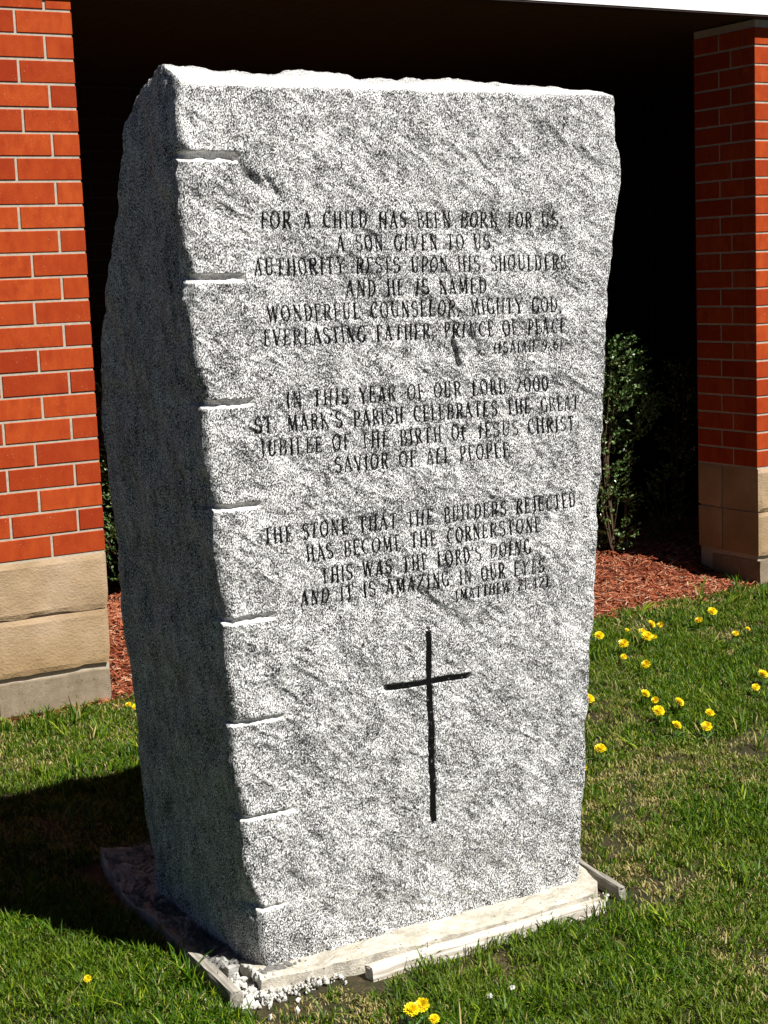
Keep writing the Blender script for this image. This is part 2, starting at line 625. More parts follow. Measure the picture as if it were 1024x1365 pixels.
# roof, soffit boards, fascia
V, F = [], []
addb(V, F, XL-.4, XR+.4, -.02, YB+.3, 3.20, 3.52)
roof = link('roof', mesh('roof', V, F, M_trim), bld)
V, F = [], []
addb(V, F, XL-.4, XR+.4, -.0, YB+.25, 3.182, 3.199)
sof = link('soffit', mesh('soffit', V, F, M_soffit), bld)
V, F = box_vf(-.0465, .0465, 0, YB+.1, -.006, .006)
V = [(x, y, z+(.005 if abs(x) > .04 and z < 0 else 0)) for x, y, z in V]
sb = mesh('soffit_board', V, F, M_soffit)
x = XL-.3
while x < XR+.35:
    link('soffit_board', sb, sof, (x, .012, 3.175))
    x += .096
s = XL-.45
seam = 2.512
xs_f = [XL-.45, seam-3.05, seam, seam+3.05, XR+.45]
for a, b_ in zip(xs_f[:-1], xs_f[1:]):
    V, F = [], []
    addb(V, F, a+.0012, b_-.0012, -.078, -.02, 3.178, 3.53)
    link('fascia', mesh('fascia', V, F, M_white), bld)
V, F = [], []
addb(V, F, XL-.45, XR+.45, -.0745, .0, 3.168, 3.1775)
link('drip_edge', mesh('drip_edge', V, F, M_trim), bld)
V, F = [], []
addb(V, F, XL-.46, XR+.46, -.10, -.02, 3.532, 3.56)
link('roof_edge', mesh('roof_edge', V, F, M_white), bld)

# ------------------------------------------------------------------ mulch bed (mound inside the bay)


def mulch_h(x, y):
    yy = np.clip((y+.03)/1.0, 0, 1)
    rise = .135*yy*yy*(3-2*yy)
    near = np.clip((x-3.0)/1.0, 0, 1)
    rise = rise*(1-.35*near*np.clip(1-y/.9, 0, 1))
    bk = np.clip((y-1.1)/1.2, 0, 1)
    rise = rise-.10*bk*bk*(3-2*bk)
    return .012+rise+.018*fbm(x, y, 0*x, 3.1, 3, 9)*np.clip((y+.05)/.3, 0, 1)


xs = np.linspace(XL+.2, XR-.2, 190); ys = np.concatenate([np.linspace(-.10, 1.4, 46), np.linspace(1.46, YB, 22)])
X, Y = np.meshgrid(xs, ys)
Z = mulch_h(X, Y)
Z[0, :] = -.02
Q = (np.arange(len(ys)-1)[:, None]*len(xs)+np.arange(len(xs)-1)[None]).ravel()
Q = np.stack([Q, Q+1, Q+1+len(xs), Q+len(xs)], -1)
tag(link('mulch_bed', mesh_np('mulch_bed', np.stack([X, Y, Z], -1).reshape(-1, 3), Q, [M_mulch])), kind='structure')


# ------------------------------------------------------------------ instancing on prepared points
def hidden_collection(name, meshes):
    c = bpy.data.collections.new(name)
    for i, me in enumerate(meshes):
        o = bpy.data.objects.new('%s_%02d' % (name, i), me)
        c.objects.link(o)
    return c


def scatter(name, pts, rots, scl, idx, coll, kind='stuff', label=None, cat=None):
    me = bpy.data.meshes.new(name)
    me.vertices.add(len(pts))
    me.vertices.foreach_set('co', np.asarray(pts, np.float32).ravel())
    a = me.attributes.new('rot', 'FLOAT_VECTOR', 'POINT'); a.data.foreach_set('vector', np.asarray(rots, np.float32).ravel())
    a = me.attributes.new('scl', 'FLOAT', 'POINT'); a.data.foreach_set('value', np.asarray(scl, np.float32))
    a = me.attributes.new('idx', 'INT', 'POINT'); a.data.foreach_set('value', np.asarray(idx, np.int32))
    o = link(name, me)
    g = bpy.data.node_groups.new(name+'_nodes', 'GeometryNodeTree')
    g.interface.new_socket('Geometry', in_out='INPUT', socket_type='NodeSocketGeometry')
    g.interface.new_socket('Geometry', in_out='OUTPUT', socket_type='NodeSocketGeometry')
    gi, go = g.nodes.new('NodeGroupInput'), g.nodes.new('NodeGroupOutput')
    ip = g.nodes.new('GeometryNodeInstanceOnPoints')
    ci = g.nodes.new('GeometryNodeCollectionInfo')
    ci.inputs['Collection'].default_value = coll
    ci.inputs['Separate Children'].default_value = True
    ci.inputs['Reset Children'].default_value = True
    ip.inputs['Pick Instance'].default_value = True

    def named(nm, dt):
        na = g.nodes.new('GeometryNodeInputNamedAttribute')
        na.data_type = dt
        na.inputs['Name'].default_value = nm
        return [s_ for s_ in na.outputs if s_.enabled and s_.name == 'Attribute'][0]
    g.links.new(gi.outputs[0], ip.inputs['Points'])
    g.links.new(ci.outputs[0], ip.inputs['Instance'])
    g.links.new(named('rot', 'FLOAT_VECTOR'), ip.inputs['Rotation'])
    g.links.new(named('scl', 'FLOAT'), ip.inputs['Scale'])
    g.links.new(named('idx', 'INT'), ip.inputs['Instance Index'])
    g.links.new(ip.outputs[0], go.inputs[0])
    md = o.modifiers.new('scatter', 'NODES')
    md.node_group = g
    tag(o, label, cat, kind=kind)
    return o


def set_tone(me, tones):
    a = me.attributes.new('tone', 'FLOAT', 'FACE')
    a.data.foreach_set('value', np.asarray(tones, np.float32))


def chip_mesh(k):
    V, F, T = [], [], []
    for j in range(6):
        L = random.uniform(.014, .046); w = random.uniform(.003, .0075); t = random.uniform(.001, .003)
        cx, cy, cz = random.uniform(-.03, .03), random.uniform(-.03, .03), random.uniform(0, .012)
        R = Matrix.Rotation(random.uniform(0, 6.28), 3, 'Z') @ Matrix.Rotation(random.gauss(0, .28), 3, 'Y') @ Matrix.Rotation(random.gauss(0, .5), 3, 'X')
        v = [(-L/2, -w/2*.6, -t/2), (L/2, -w/2*random.uniform(.1, 1), -t/2), (L/2*.9, w/2, -t/2), (-L/2*.8, w/2*random.uniform(.2, 1), -t/2)]
        v += [(a, b, -c) for a, b, c in v]
        n0 = len(V)
        V += [tuple(R @ Vector(q)+Vector((cx, cy, cz))) for q in v]
        f = [(0, 3, 2, 1), (4, 5, 6, 7), (0, 1, 5, 4), (1, 2, 6, 5), (2, 3, 7, 6), (3, 0, 4, 7)]
        F += [tuple(n0+q for q in ff) for ff in f]
        T += [min(1, max(0, random.gauss(.56, .27)))]*6
    me = mesh('chips', V, F, M_chip)
    set_tone(me, T)
    return me


cc = hidden_collection('chip_cluster', [chip_mesh(i) for i in range(14)])
P_ = []
for (x0, x1, y0, y1, dn) in ((-.3, 5.2, -.07, 1.7, 1150), (-.3, 5.2, 1.7, 2.6, 420), (-2.4, -.3, .52, 2.4, 160)):
    c_ = int((x1-x0)*(y1-y0)*dn)
    a = np.stack([rng.uniform(x0, x1, c_), rng.uniform(y0, y1, c_)], -1)
    P_.append(a)
# a few strays in the grass edge
a = np.stack([rng.uniform(-.2, 3.9, 260), -.07-np.abs(rng.normal(0, .05, 260))], -1); P_.append(a)
P_ = np.concatenate(P_)
edge_y = -.045+.03*fbm(P_[:, 0], 0*P_[:, 0], 0*P_[:, 0], 4, 2, 31)
ok = (P_[:, 1] > edge_y) | (np.arange(len(P_)) >= len(P_)-260)
P_ = P_[ok]
ok = ~((P_[:, 0] > X1-.03) & (P_[:, 1] < .52) & (P_[:, 1] > -.02)) & ~((P_[:, 0] < .02) & (P_[:, 1] < .52) & (P_[:, 1] > -.03))
P_ = P_[ok]
pz = np.where(P_[:, 1] > -.06, mulch_h(P_[:, 0], P_[:, 1]), .004)
n_ = len(P_)
scatter('mulch', np.column_stack([P_, pz]), np.column_stack([rng.normal(0, .12, n_), rng.normal(0, .12, n_), rng.uniform(0, 6.28, n_)]),
        rng.uniform(.7, 1.5, n_), rng.integers(0, 14, n_), cc, label='red brown wood mulch chips heaped in the bay behind the stone', cat='mulch')


# ------------------------------------------------------------------ the granite monument
Y0 = -3.104
ZT = np.array([.03, .05, .257, .846, 1.334, 1.70, 1.95, 2.10, 2.197, 2.27, 2.36])
XT = np.array([.236, .247, .267, .320, .367, .395, .424, .452, .449, .440, .438])
NOTCH = [(2.174, -.769), (1.874, -.7695), (1.559, -.762), (1.293, -.751), (.997, -.728), (.724, -.716), (.465, -.696), (.211, -.736)]


def x_left(z):
    z = np.asarray(z, float)
    base = -.834-.047*(z-.05)
    zn = np.array([n_[0] for n_ in NOTCH])[::-1]
    edges = np.concatenate([[.0], zn, [2.36]])
    k = np.clip(np.searchsorted(edges, z, side='right')-1, 0, len(edges)-2)
    t = (z-edges[k])/(edges[k+1]-edges[k])          # 0 just above a notch, 1 just below the next
    saw = .011*(1-t)**2-.009*np.sin(np.pi*np.clip(t, 0, 1))
    top = .10*np.clip((z-2.20)/.15, 0, 1)**2*0.35
    bulge = .012*np.exp(-((z-1.55)/.5)**2)
    saw = saw+.018*np.clip((.27-z)/.12, 0, 1)
    return base+saw+top-bulge*0+.006*fbm(z, 0*z, 0*z, 9, 3, 77)


def x_right(z):
    z = np.asarray(z, float)
    return np.interp(z, ZT, XT)+.0050*fbm(z, 0*z, 0*z, 12, 3, 55)-.004


def relief(x, z):
    """rock-pitched surface, metres outward"""
    a = math.radians(38)
    x = x+.010*vnoise(x*14, z*14, 0*x, 91); z = z+.010*vnoise(x*14, z*14, 0*x+3, 92)
    p = x*math.cos(a)-z*math.sin(a)
    q = x*math.sin(a)+z*math.cos(a)
    h = .0066*fbm(p*.6, q*1.35, 0*p, 9, 2, 1)
    h = h+.0026*(1-np.abs(vnoise(p*19, q*36, 0*p, 5))*2)
    h = h+.0014*(1-np.abs(vnoise(p*47, q*80, 0*p, 6))*2)
    h = h+.0010*vnoise(x*150, z*150, 0*p, 8)
    h = h-.016*np.exp(-(((x+.745)+(z-2.125)*.9)/.022)**2-((z-2.12)/.035)**2)
    h = h-.010*np.exp(-(((x+.690)+(z-2.10)*.6)/.012)**2-((z-2.10)/.04)**2)
    h = h-.018*np.exp(-((x+.142+(z-1.64)*.22)/.007)**4-((z-1.642)/.042)**4)
    return h


# --- lettering ----------------------------------------------------------
def arc(cx, cy, rx, ry, a0, a1, n=12):
    return [(cx+rx*math.cos(math.radians(a0+(a1-a0)*i/n)), cy+ry*math.sin(math.radians(a0+(a1-a0)*i/n))) for i in range(n+1)]


def sf(x, y, l=.085, r=.085): return ('t', [(x-l, y), (x+r, y)])


def stem(x, y0=0, y1=1, b=True, t=True):
    o = [('T', [(x, y0), (x, y1)])]
    if b: o.append(sf(x, y0+.02))
    if t: o.append(sf(x, y1-.02))
    return o


GL = {
 'A': (.50, [('t', [(.07, 0), (.24, 1)]), ('T', [(.24, 1), (.43, 0)]), ('t', [(.13, .33), (.36, .33)]), sf(.07, .02, .06, .07), sf(.43, .02, .08, .06)]),
 'B': (.46, stem(.11)+[('t', [(.11, .98), (.24, .98)]), ('a', arc(.23, .76, .14, .22, 90, -90)), ('t', [(.11, .53), (.24, .53)]), ('a', arc(.24, .27, .17, .26, 90, -90)), ('t', [(.11, .02), (.24, .02)])]),
 'C': (.46, [('a', arc(.27, .5, .21, .49, 55, 305, 20)), ('t', [(.41, .97), (.41, .75)])]),
 'D': (.50, stem(.11)+[('t', [(.11, .98), (.22, .98)]), ('a', arc(.21, .5, .23, .48, 90, -90, 16)), ('t', [(.11, .02), (.22, .02)])]),
 'E': (.42, stem(.11)+[('t', [(.11, .98), (.37, .98), (.37, .82)]), ('t', [(.11, .52), (.30, .52)]), ('t', [(.30, .60), (.30, .44)]), ('t', [(.11, .02), (.38, .02), (.39, .18)])]),
 'F': (.40, stem(.11)+[('t', [(.11, .98), (.37, .98), (.37, .80)]), ('t', [(.11, .52), (.30, .52)]), ('t', [(.30, .60), (.30, .44)])]),
 'G': (.50, [('a', arc(.27, .5, .21, .49, 55, 325, 20)), ('t', [(.41, .97), (.41, .76)]), ('T', [(.43, .02), (.43, .40)]), sf(.43, .41, .10, .06)]),
 'H': (.54, stem(.11)+stem(.43)+[('t', [(.11, .52), (.43, .52)])]),
 'I': (.24, stem(.12)),
 'J': (.32, [('T', [(.20, 1), (.20, .15)]), ('a', arc(.10, .12, .10, .14, 10, -110, 6)), sf(.20, .98)]),
 'K': (.50, stem(.11)+[('t', [(.12, .42), (.40, .98)]), ('T', [(.20, .58), (.44, .02)]), sf(.40, .98, .07, .07), sf(.44, .02, .07, .06)]),
 'L': (.40, stem(.11)+[('t', [(.11, .02), (.37, .02), (.38, .22)])]),
 'M': (.62, [('t', [(.10, 0), (.11, 1)]), ('T', [(.11, 1), (.30, .1)]), ('t', [(.30, .1), (.49, 1)]), ('T', [(.50, 1), (.51, 0)]), sf(.10, .02, .07, .07), sf(.51, .02), sf(.09, .98, .06, .04), sf(.51, .98, .04, .07)]),
 'N': (.52, [('t', [(.11, 0), (.11, 1)]), ('T', [(.11, 1), (.42, .0)]), ('t', [(.42, 0), (.42, 1)]), sf(.11, .02, .07, .07), sf(.10, .98, .07, .04), sf(.42, .98, .07, .07)]),
 'O': (.52, [('a', arc(.26, .5, .21, .49, 0, 360, 26))]),
 'P': (.42, stem(.11)+[('t', [(.11, .98), (.22, .98)]), ('a', arc(.21, .72, .17, .26, 90, -90)), ('t', [(.11, .46), (.22, .46)])]),
 'R': (.47, stem(.11)+[('t', [(.11, .98), (.22, .98)]), ('a', arc(.21, .74, .17, .24, 90, -90)), ('t', [(.11, .50), (.22, .50)]), ('T', [(.23, .50), (.42, .01)]), sf(.43, .02, .03, .06)]),
 'S': (.42, [('a', arc(.21, .75, .15, .235, 40, 235, 12)+arc(.21, .26, .165, .245, 70, -140, 14)), ('t', [(.34, .97), (.34, .80)]), ('t', [(.06, .03), (.06, .22)])]),
 'T': (.46, stem(.23, t=False)+[('t', [(.03, .80), (.03, .98), (.43, .98), (.43, .80)])]),
 'U': (.52, [('T', [(.12, 1), (.12, .28)]), ('a', arc(.265, .27, .145, .26, 180, 360, 12)), ('t', [(.41, .28), (.41, 1)]), sf(.12, .98), sf(.41, .98, .07, .07)]),
 'V': (.50, [('T', [(.06, 1), (.26, 0)]), ('t', [(.26, 0), (.44, 1)]), sf(.06, .98, .06, .07), sf(.44, .98, .07, .06)]),
 'W': (.68, [('T', [(.06, 1), (.20, 0)]), ('t', [(.20, 0), (.34, 1)]), ('T', [(.34, 1), (.48, 0)]), ('t', [(.48, 0), (.62, 1)]), sf(.06, .98, .06, .07), sf(.34, .98, .06, .05), sf(.62, .98, .07, .05)]),
 'Y': (.48, [('T', [(.06, 1), (.24, .48)]), ('t', [(.24, .48), (.43, 1)]), ('T', [(.24, .48), (.24, 0)]), sf(.24, .02), sf(.06, .98, .06, .07), sf(.43, .98, .07, .05)]),
 'Z': (.44, [('t', [(.06, .80), (.06, .98), (.38, .98)]), ('T', [(.38, .98), (.06, .02)]), ('t', [(.06, .02), (.38, .02), (.39, .22)])]),
 '0': (.46, [('a', arc(.23, .5, .18, .49, 0, 360, 24))]),
 '1': (.28, [('T', [(.15, 0), (.15, 1)]), ('t', [(.15, 1), (.05, .84)]), sf(.15, .02)]),
 '2': (.42, [('a', arc(.20, .74, .15, .24, 165, -30, 12)+[(.06, .03)]), ('t', [(.06, .03), (.36, .03), (.37, .16)])]),
 '4': (.46, [('T', [(.31, 0), (.31, 1)]), ('t', [(.31, 1), (.05, .30), (.42, .30)]), sf(.31, .02)]),
 '6': (.44, [('a', arc(.22, .30, .16, .28, 0, 360, 18)), ('a', [(.36, .96), (.22, .86), (.10, .62), (.065, .34)])]),
 '9': (.44, [('a', arc(.22, .70, .16, .28, 0, 360, 18)), ('a', [(.08, .04), (.22, .14), (.34, .38), (.375, .66)])]),
 '(': (.24, [('a', arc(.28, .45, .20, .62, 125, 235, 10))]),
 ')': (.24, [('a', arc(-.04, .45, .20, .62, 55, -55, 10))]),
 '.': (.18, [('T', [(.08, .0), (.08, .11)])]),
 ',': (.18, [('T', [(.09, .11), (.09, .0), (.05, -.12)])]),
 "'": (.16, [('T', [(.08, 1.0), (.07, .78)])]),
 ';': (.18, [('T', [(.08, .11), (.08, .0), (.04, -.12)]), ('T', [(.08, .42), (.08, .53)])]),
 ':': (.18, [('T', [(.08, .0), (.08, .11)]), ('T', [(.08, .42), (.08, .53)])]),
}
LINES = [
 ("FOR A CHILD HAS BEEN BORN FOR US;", (-.7203, 1.9961), (.2289, 1.9808), .0415),
 ("A SON GIVEN TO US;", (-.507, 1.933), (-.002, 1.9256), .0415),
 ("AUTHORITY RESTS UPON HIS SHOULDERS;", (-.7451, 1.8787), (.258, 1.8622), .0415),
 ("AND HE IS NAMED", (-.4809, 1.8158), (-.0359, 1.8071), .0415),
 ("WONDERFUL COUNSELOR, MIGHTY GOD,", (-.7152, 1.760), (.22, 1.745), .0415),
 ("EVERLASTING FATHER, PRINCE OF PEACE.", (-.7296, 1.6999), (.2476, 1.6839), .0415),
 ("(ISAIAH 9:6)", (-.0176, 1.6393), (.2208, 1.6351), .0315),
 ("IN THIS YEAR OF OUR LORD 2000", (-.6702, 1.5363), (.1678, 1.5236), .0415),
 ("ST. MARK'S PARISH CELEBRATES THE GREAT", (-.7662, 1.4777), (.2739, 1.4627), .0415),
 ("JUBILEE OF THE BIRTH OF JESUS CHRIST", (-.7549, 1.4167), (.2547, 1.4035), .0415),
 ("SAVIOR OF ALL PEOPLE", (-.5366, 1.355), (.024, 1.3469), .0415),
 ("THE STONE THAT THE BUILDERS REJECTED", (-.759, 1.1903), (.2578, 1.1807), .0415),
 ("HAS BECOME THE CORNERSTONE", (-.6368, 1.1286), (.1259, 1.1238), .0415),
 ("THIS WAS THE LORD'S DOING", (-.5945, 1.0643), (.0879, 1.0647), .0415),
 ("AND IT IS AMAZING IN OUR EYES.", (-.6579, 1.0119), (.1521, 1.0026), .0415),
 ("(MATTHEW 21:42)", (-.1759, .9631), (.1508, .9582), .0315),
]
SEGS = []              # carved strokes: x0,z0,x1,z1,half width,depth


def ribbon(pts, ws, V, F, lift, sub=.006):
    """pts in (x,z) metres; ws full widths"""
    P, Wd = [], []
    for (p, q), (wa, wb) in zip(zip(pts[:-1], pts[1:]), zip(ws[:-1], ws[1:])):
        L = math.hypot(q[0]-p[0], q[1]-p[1])
        SEGS.append((p[0], p[1], q[0], q[1], (wa+wb)/4))
        k = max(1, int(math.ceil(L/sub)))
        for i in range(k):
            t = i/k
            P.append((p[0]+(q[0]-p[0])*t, p[1]+(q[1]-p[1])*t)); Wd.append(wa+(wb-wa)*t)
    P.append(pts[-1]); Wd.append(ws[-1])
    P = np.array(P); Wd = np.array(Wd)
    d = np.gradient(P, axis=0) if len(P) > 2 else np.array([P[1]-P[0]]*2)
    d = d/np.maximum(1e-9, np.linalg.norm(d, axis=1))[:, None]
    nx, nz = -d[:, 1], d[:, 0]
    A = P+np.stack([nx, nz], -1)*Wd[:, None]/2
    B = P-np.stack([nx, nz], -1)*Wd[:, None]/2
    n0 = len(V)
    yc = Y0-relief(P[:, 0], P[:, 1])+lift
    for a, b_, y in zip(A, B, yc):
        V.append((a[0], y, a[1])); V.append((b_[0], y, b_[1]))
    for i in range(len(P)-1):
        F.append((n0+2*i, n0+2*i+1, n0+2*i+3, n0+2*i+2))


MO = Vector((-.3, -2.75, .05))
mon = tag(empty('granite_monument', MO), 'tall rough grey granite slab with carved verses and a thin black cross', 'monument')
line_meshes = []
for li, (txt, p0, p1, H) in enumerate(LINES):
    adv = [(GL[c][0] if c != ' ' else .40) for c in txt]
    tot = sum(adv)+.13*(len(txt)-1)
    Lx = math.hypot(p1[0]-p0[0], p1[1]-p0[1])
    ux, uz = (p1[0]-p0[0])/Lx, (p1[1]-p0[1])/Lx
    sx = Lx/tot
    words = []
    V, F = [], []
    cur = 0
    for c, a in zip(txt, adv):
        if c != ' ':
            jz = random.uniform(-.0006, .0006); bold = random.uniform(.9, 1.3)
            for si, (kind, pts) in enumerate(GL[c][1]):
                HH = .0415 if H > .04 else .037
                TH, th = .094*HH*bold, .054*HH*min(bold, 1.1)
                Pm = [(p0[0]+(cur+gx)*sx*ux, p0[1]+(cur+gx)*sx*uz+gy*H+jz) for gx, gy in pts]
                if kind == 'T': ws = [TH]*len(pts)
                elif kind == 't': ws = [th]*len(pts)
                else:
                    ws = []
                    for i in range(len(pts)):
                        q0 = pts[max(0, i-1)]; q1 = pts[min(len(pts)-1, i+1)]
                        l = math.hypot(q1[0]-q0[0], q1[1]-q0[1])+1e-9
                        ws.append(th+(TH-th)*(abs(q1[1]-q0[1])/l)**1.5)
                ribbon(Pm, ws, V, F, -.0011-.00006*si)
        elif V:
            words.append((V, F)); V, F = [], []
        cur += a+.13
    words.append((V, F))
    line_meshes.append((txt, words, p0))
CV, CF = [], []
xv = -.2659
zs_c = np.linspace(.8897, .3393, 40)
ribbon([(xv+.0005*math.sin(z*31), z) for z in zs_c], [.0175+.0008*math.sin(z*57)-.002*(z > .74) for z in zs_c], CV, CF, .0008, .02)
xs_c = np.linspace(-.4009, -.1287, 22)
ribbon([(x, .7479-.0300*(x+.4009)) for x in xs_c], [.0125+.001*math.sin(x*47) for x in xs_c], CV, CF, .0011, .02)

# --- surface grid -------------------------------------------------------
zr = np.concatenate([np.arange(.035, .32, .0045), np.arange(.32, .93, .0030), np.arange(.93, 2.06, .0026), np.arange(2.06, 2.3475, .0040), [2.3475]])
u0 = (-.78+.90)/(.40+.90)
nu = [np.linspace(0, .10, 36, endpoint=False), np.linspace(.10, .90, 400, endpoint=False), np.linspace(.90, 1, 30)]
uu = np.concatenate(nu)
U, Zg = np.meshgrid(uu, zr)
xl, xr = x_left(zr)[:, None], x_right(zr)[:, None]
Xg = xl+(xr-xl)*U
carve = np.zeros_like(Xg)
rows_z = zr
for (xa, za, xb, zb, hw) in SEGS:
    R = hw+(.0013 if hw < .005 else .0022)
    j0, j1 = np.searchsorted(rows_z, min(za, zb)-R), np.searchsorted(rows_z, max(za, zb)+R)
    if j1 <= j0: continue
    zz = Zg[j0:j1]; xx = Xg[j0:j1]
    mlo, mhi = min(xa, xb)-R-.004, max(xa, xb)+R+.004
    colm = (xx.min(0) < mhi) & (xx.max(0) > mlo)
    ci = np.where(colm)[0]
    if len(ci) == 0: continue
    c0, c1 = ci[0], ci[-1]+1
    zz = zz[:, c0:c1]; xx = xx[:, c0:c1]
    dx, dz = xb-xa, zb-za
    L2 = dx*dx+dz*dz+1e-12
    t = np.clip(((xx-xa)*dx+(zz-za)*dz)/L2, 0, 1)
    dd = np.hypot(xx-xa-t*dx, zz-za-t*dz)
    dep = (.0022 if hw < .005 else .009)*np.clip((R-dd)/.0022, 0, 1)
    carve[j0:j1, c0:c1] = np.maximum(carve[j0:j1, c0:c1], dep)
# wedge notches down the left arris
sawn_sunlit = np.zeros_like(Xg)
for k, (zn, xe) in enumerate(NOTCH):
    xs0 = x_left(np.array([zn]))[0]
    t = np.clip((Xg-xs0+.02)/(xe-xs0+.02), 0, 1.2)
    zc = zn+.002-(Xg-xs0)*.02+.0016*vnoise(Xg*60, 0*Xg, k+0*Xg, 3)
    dz = Zg-zc
    hw = (.0130, .0120, .0110, .0095, .0105, .0085, .0070, .0065)[k]
    prof = np.where(dz > 0, np.clip((hw-dz)/.002, 0, 1), np.clip((hw+dz)/.007, 0, 1))
    fade = np.clip((1.0-t)/.08, 0, 1)
    dep = (.021, .019, .020, .015, .017, .013, .012, .010)[k]*(1-(.35, .5, .4, .6, .45, .6, .7, .6)[k]*t)*(1+.18*vnoise(Xg*28, 3.0*k+0*Xg, 0*Xg, 31))*fade*prof
    carve = np.maximum(carve, dep)
    sawn_sunlit = np.maximum(sawn_sunlit, np.where((prof > .05) & (fade > .05), 1.0, 0)*np.clip(fade*2, 0, 1))
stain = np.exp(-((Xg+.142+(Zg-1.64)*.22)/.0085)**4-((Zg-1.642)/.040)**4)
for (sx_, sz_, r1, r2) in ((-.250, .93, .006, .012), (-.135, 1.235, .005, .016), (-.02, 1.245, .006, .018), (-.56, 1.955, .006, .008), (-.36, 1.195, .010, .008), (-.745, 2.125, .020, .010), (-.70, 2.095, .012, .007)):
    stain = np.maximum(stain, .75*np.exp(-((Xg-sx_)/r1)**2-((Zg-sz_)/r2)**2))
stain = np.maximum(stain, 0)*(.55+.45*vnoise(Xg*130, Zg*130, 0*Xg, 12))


def shared(x, y, z):
    """vector noise shared by all faces so that borders meet"""
    s1 = .0030
    dx = s1*fbm(x, y, z, 22, 2, 101)+.0016*vnoise(x*90, y*90, z*90, 104)
    dy = s1*fbm(x, y, z, 22, 2, 202)+.0016*vnoise(x*90, y*90, z*90, 204)
    dz = s1*fbm(x, y, z, 22, 2, 303)+.0014*vnoise(x*90, y*90, z*90, 304)
    return dx, dy, dz


def put(x, y, z):
    dx, dy, dz = shared(x, y, z)
    return x+dx, y+dy, z+dz


PARTS_V, PARTS_Q, A_saw, A_st = [], [], [], []


def add_grid(X, Y, Z, sw=None, stn=None, flip=False):
    nz_, nx_ = X.shape
    n0 = sum(len(v) for v in PARTS_V)
    PARTS_V.append(np.stack([X, Y, Z], -1).reshape(-1, 3))
    q = (np.arange(nz_-1)[:, None]*nx_+np.arange(nx_-1)[None]).ravel()+n0
    Q = np.stack([q, q+1, q+1+nx_, q+nx_], -1)
    if flip: Q = Q[:, ::-1]
    PARTS_Q.append(Q)
    A_saw.append((np.zeros(X.size) if sw is None else sw.ravel()))
    A_st.append((np.zeros(X.size) if stn is None else stn.ravel()))


edge = np.minimum(np.minimum((Xg-xl)/.02, (xr-Xg)/.015), np.minimum((2.3475-Zg)/.012, 1))
win = np.clip(edge, 0, 1); win = win*win*(3-2*win)
ycx = Y0-relief(Xg, Zg)*win+carve
# soften the arrises
rnd = .010*np.clip(1-(Xg-xl)/.014, 0, 1)**2+.012*np.clip(1-(xr-Xg)/.016, 0, 1)**2+.006*np.clip(1-(2.3475-Zg)/.010, 0, 1)**2
wn = (1-win)
# only border verts get the shared jitter, faded inward
dx, dy, dz = shared(Xg, Y0+0*Xg, Zg)
add_grid(Xg+dx*wn, ycx+rnd+dy*wn, Zg+dz*wn, sawn_sunlit, stain)
FRONT_L = (Xg[:, 0]+dx[:, 0], (ycx+rnd+dy)[:, 0], (Zg+dz)[:, 0])
FRONT_R = (Xg[:, -1]+dx[:, -1], (ycx+rnd+dy)[:, -1], (Zg+dz)[:, -1])
FRONT_T = ((Xg+dx*wn)[-1], (ycx+rnd+dy*wn)[-1], (Zg+dz*wn)[-1])

YBK = lambda z: np.interp(z, [.03, .05, .274, .582, .855, 1.177, 1.486, 1.70, 1.889, 2.06, 2.218, 2.29, 2.342], [-2.42, -2.42, -2.397, -2.398, -2.385, -2.400, -2.385, -2.425, -2.565, -2.67, -2.735, -2.745, -2.775])+.006*fbm(z, 0*z, 0*z, 6, 3, 21)
nS = 110
tS = np.linspace(0, 1, nS)[None, :]
yb = YBK(zr)[:, None]


def side(fr, sgn):
    fx, fy, fz = fr[0][:, None], fr[1][:, None], fr[2][:, None]
    Yb = fy+(yb-fy)*tS
    Zb = fz+0*tS+(zr[:, None]-fz)*tS
    sm = np.clip(tS/.16, 0, 1); sm = sm*sm*(3-2*sm)
    flat = np.interp(zr, np.linspace(0, 2.4, 9), np.interp(np.linspace(0, 2.4, 9), zr, fr[0]))[:, None]
    if sgn < 0: flat = (-.834-.047*(zr-.05)+.035*np.clip((zr-2.20)/.15, 0, 1)**2)[:, None]
    Xb = fx*(1-sm)+flat*sm+sgn*(-.02*np.sin(np.pi*tS))*0+(.004*tS**2*(-sgn))
    w_ = np.clip(tS/.03, 0, 1)
    Zb = Zb+(.062 if sgn < 0 else .022)*np.clip((zr[:, None]-2.24)/.1, 0, 1)**1.5*(np.clip(tS/.32, 0, 1)**.8)*(np.clip((1-tS)/.6, 0, 1)**.8)
    fa = (.010*fbm(Yb, Zb, 0*Yb+sgn, 7, 2, 41)+.0035*(1-2*np.abs(vnoise(Yb*30, Zb*14, 0*Yb, 43)))+.0018*vnoise(Yb*90, Zb*70, 0*Yb, 44))
    # old drill flutes running down the face
    Xd = Xb+sgn*fa*w_
    return Xd, Yb+.0015*vnoise(Yb*80, Zb*80, 0*Yb, 45)*w_, Zb


LX, LY, LZ = side(FRONT_L, -1)
add_grid(LX, LY, LZ, flip=True)
RX, RY, RZ = side(FRONT_R, 1)
add_grid(RX, RY, RZ)
# back
tB = np.linspace(0, 1, 90)[None, :]
bx = LX[:, -1][:, None]+(RX[:, -1]-LX[:, -1])[:, None]*tB
by = LY[:, -1][:, None]+(RY[:, -1]-LY[:, -1])[:, None]*tB
bz = LZ[:, -1][:, None]+(RZ[:, -1]-LZ[:, -1])[:, None]*tB
wB = np.clip(np.minimum(tB, 1-tB)/.04, 0, 1)
add_grid(bx, by+.015*fbm(bx, bz, 0*bx, 6, 4, 61)*wB, bz, flip=True)
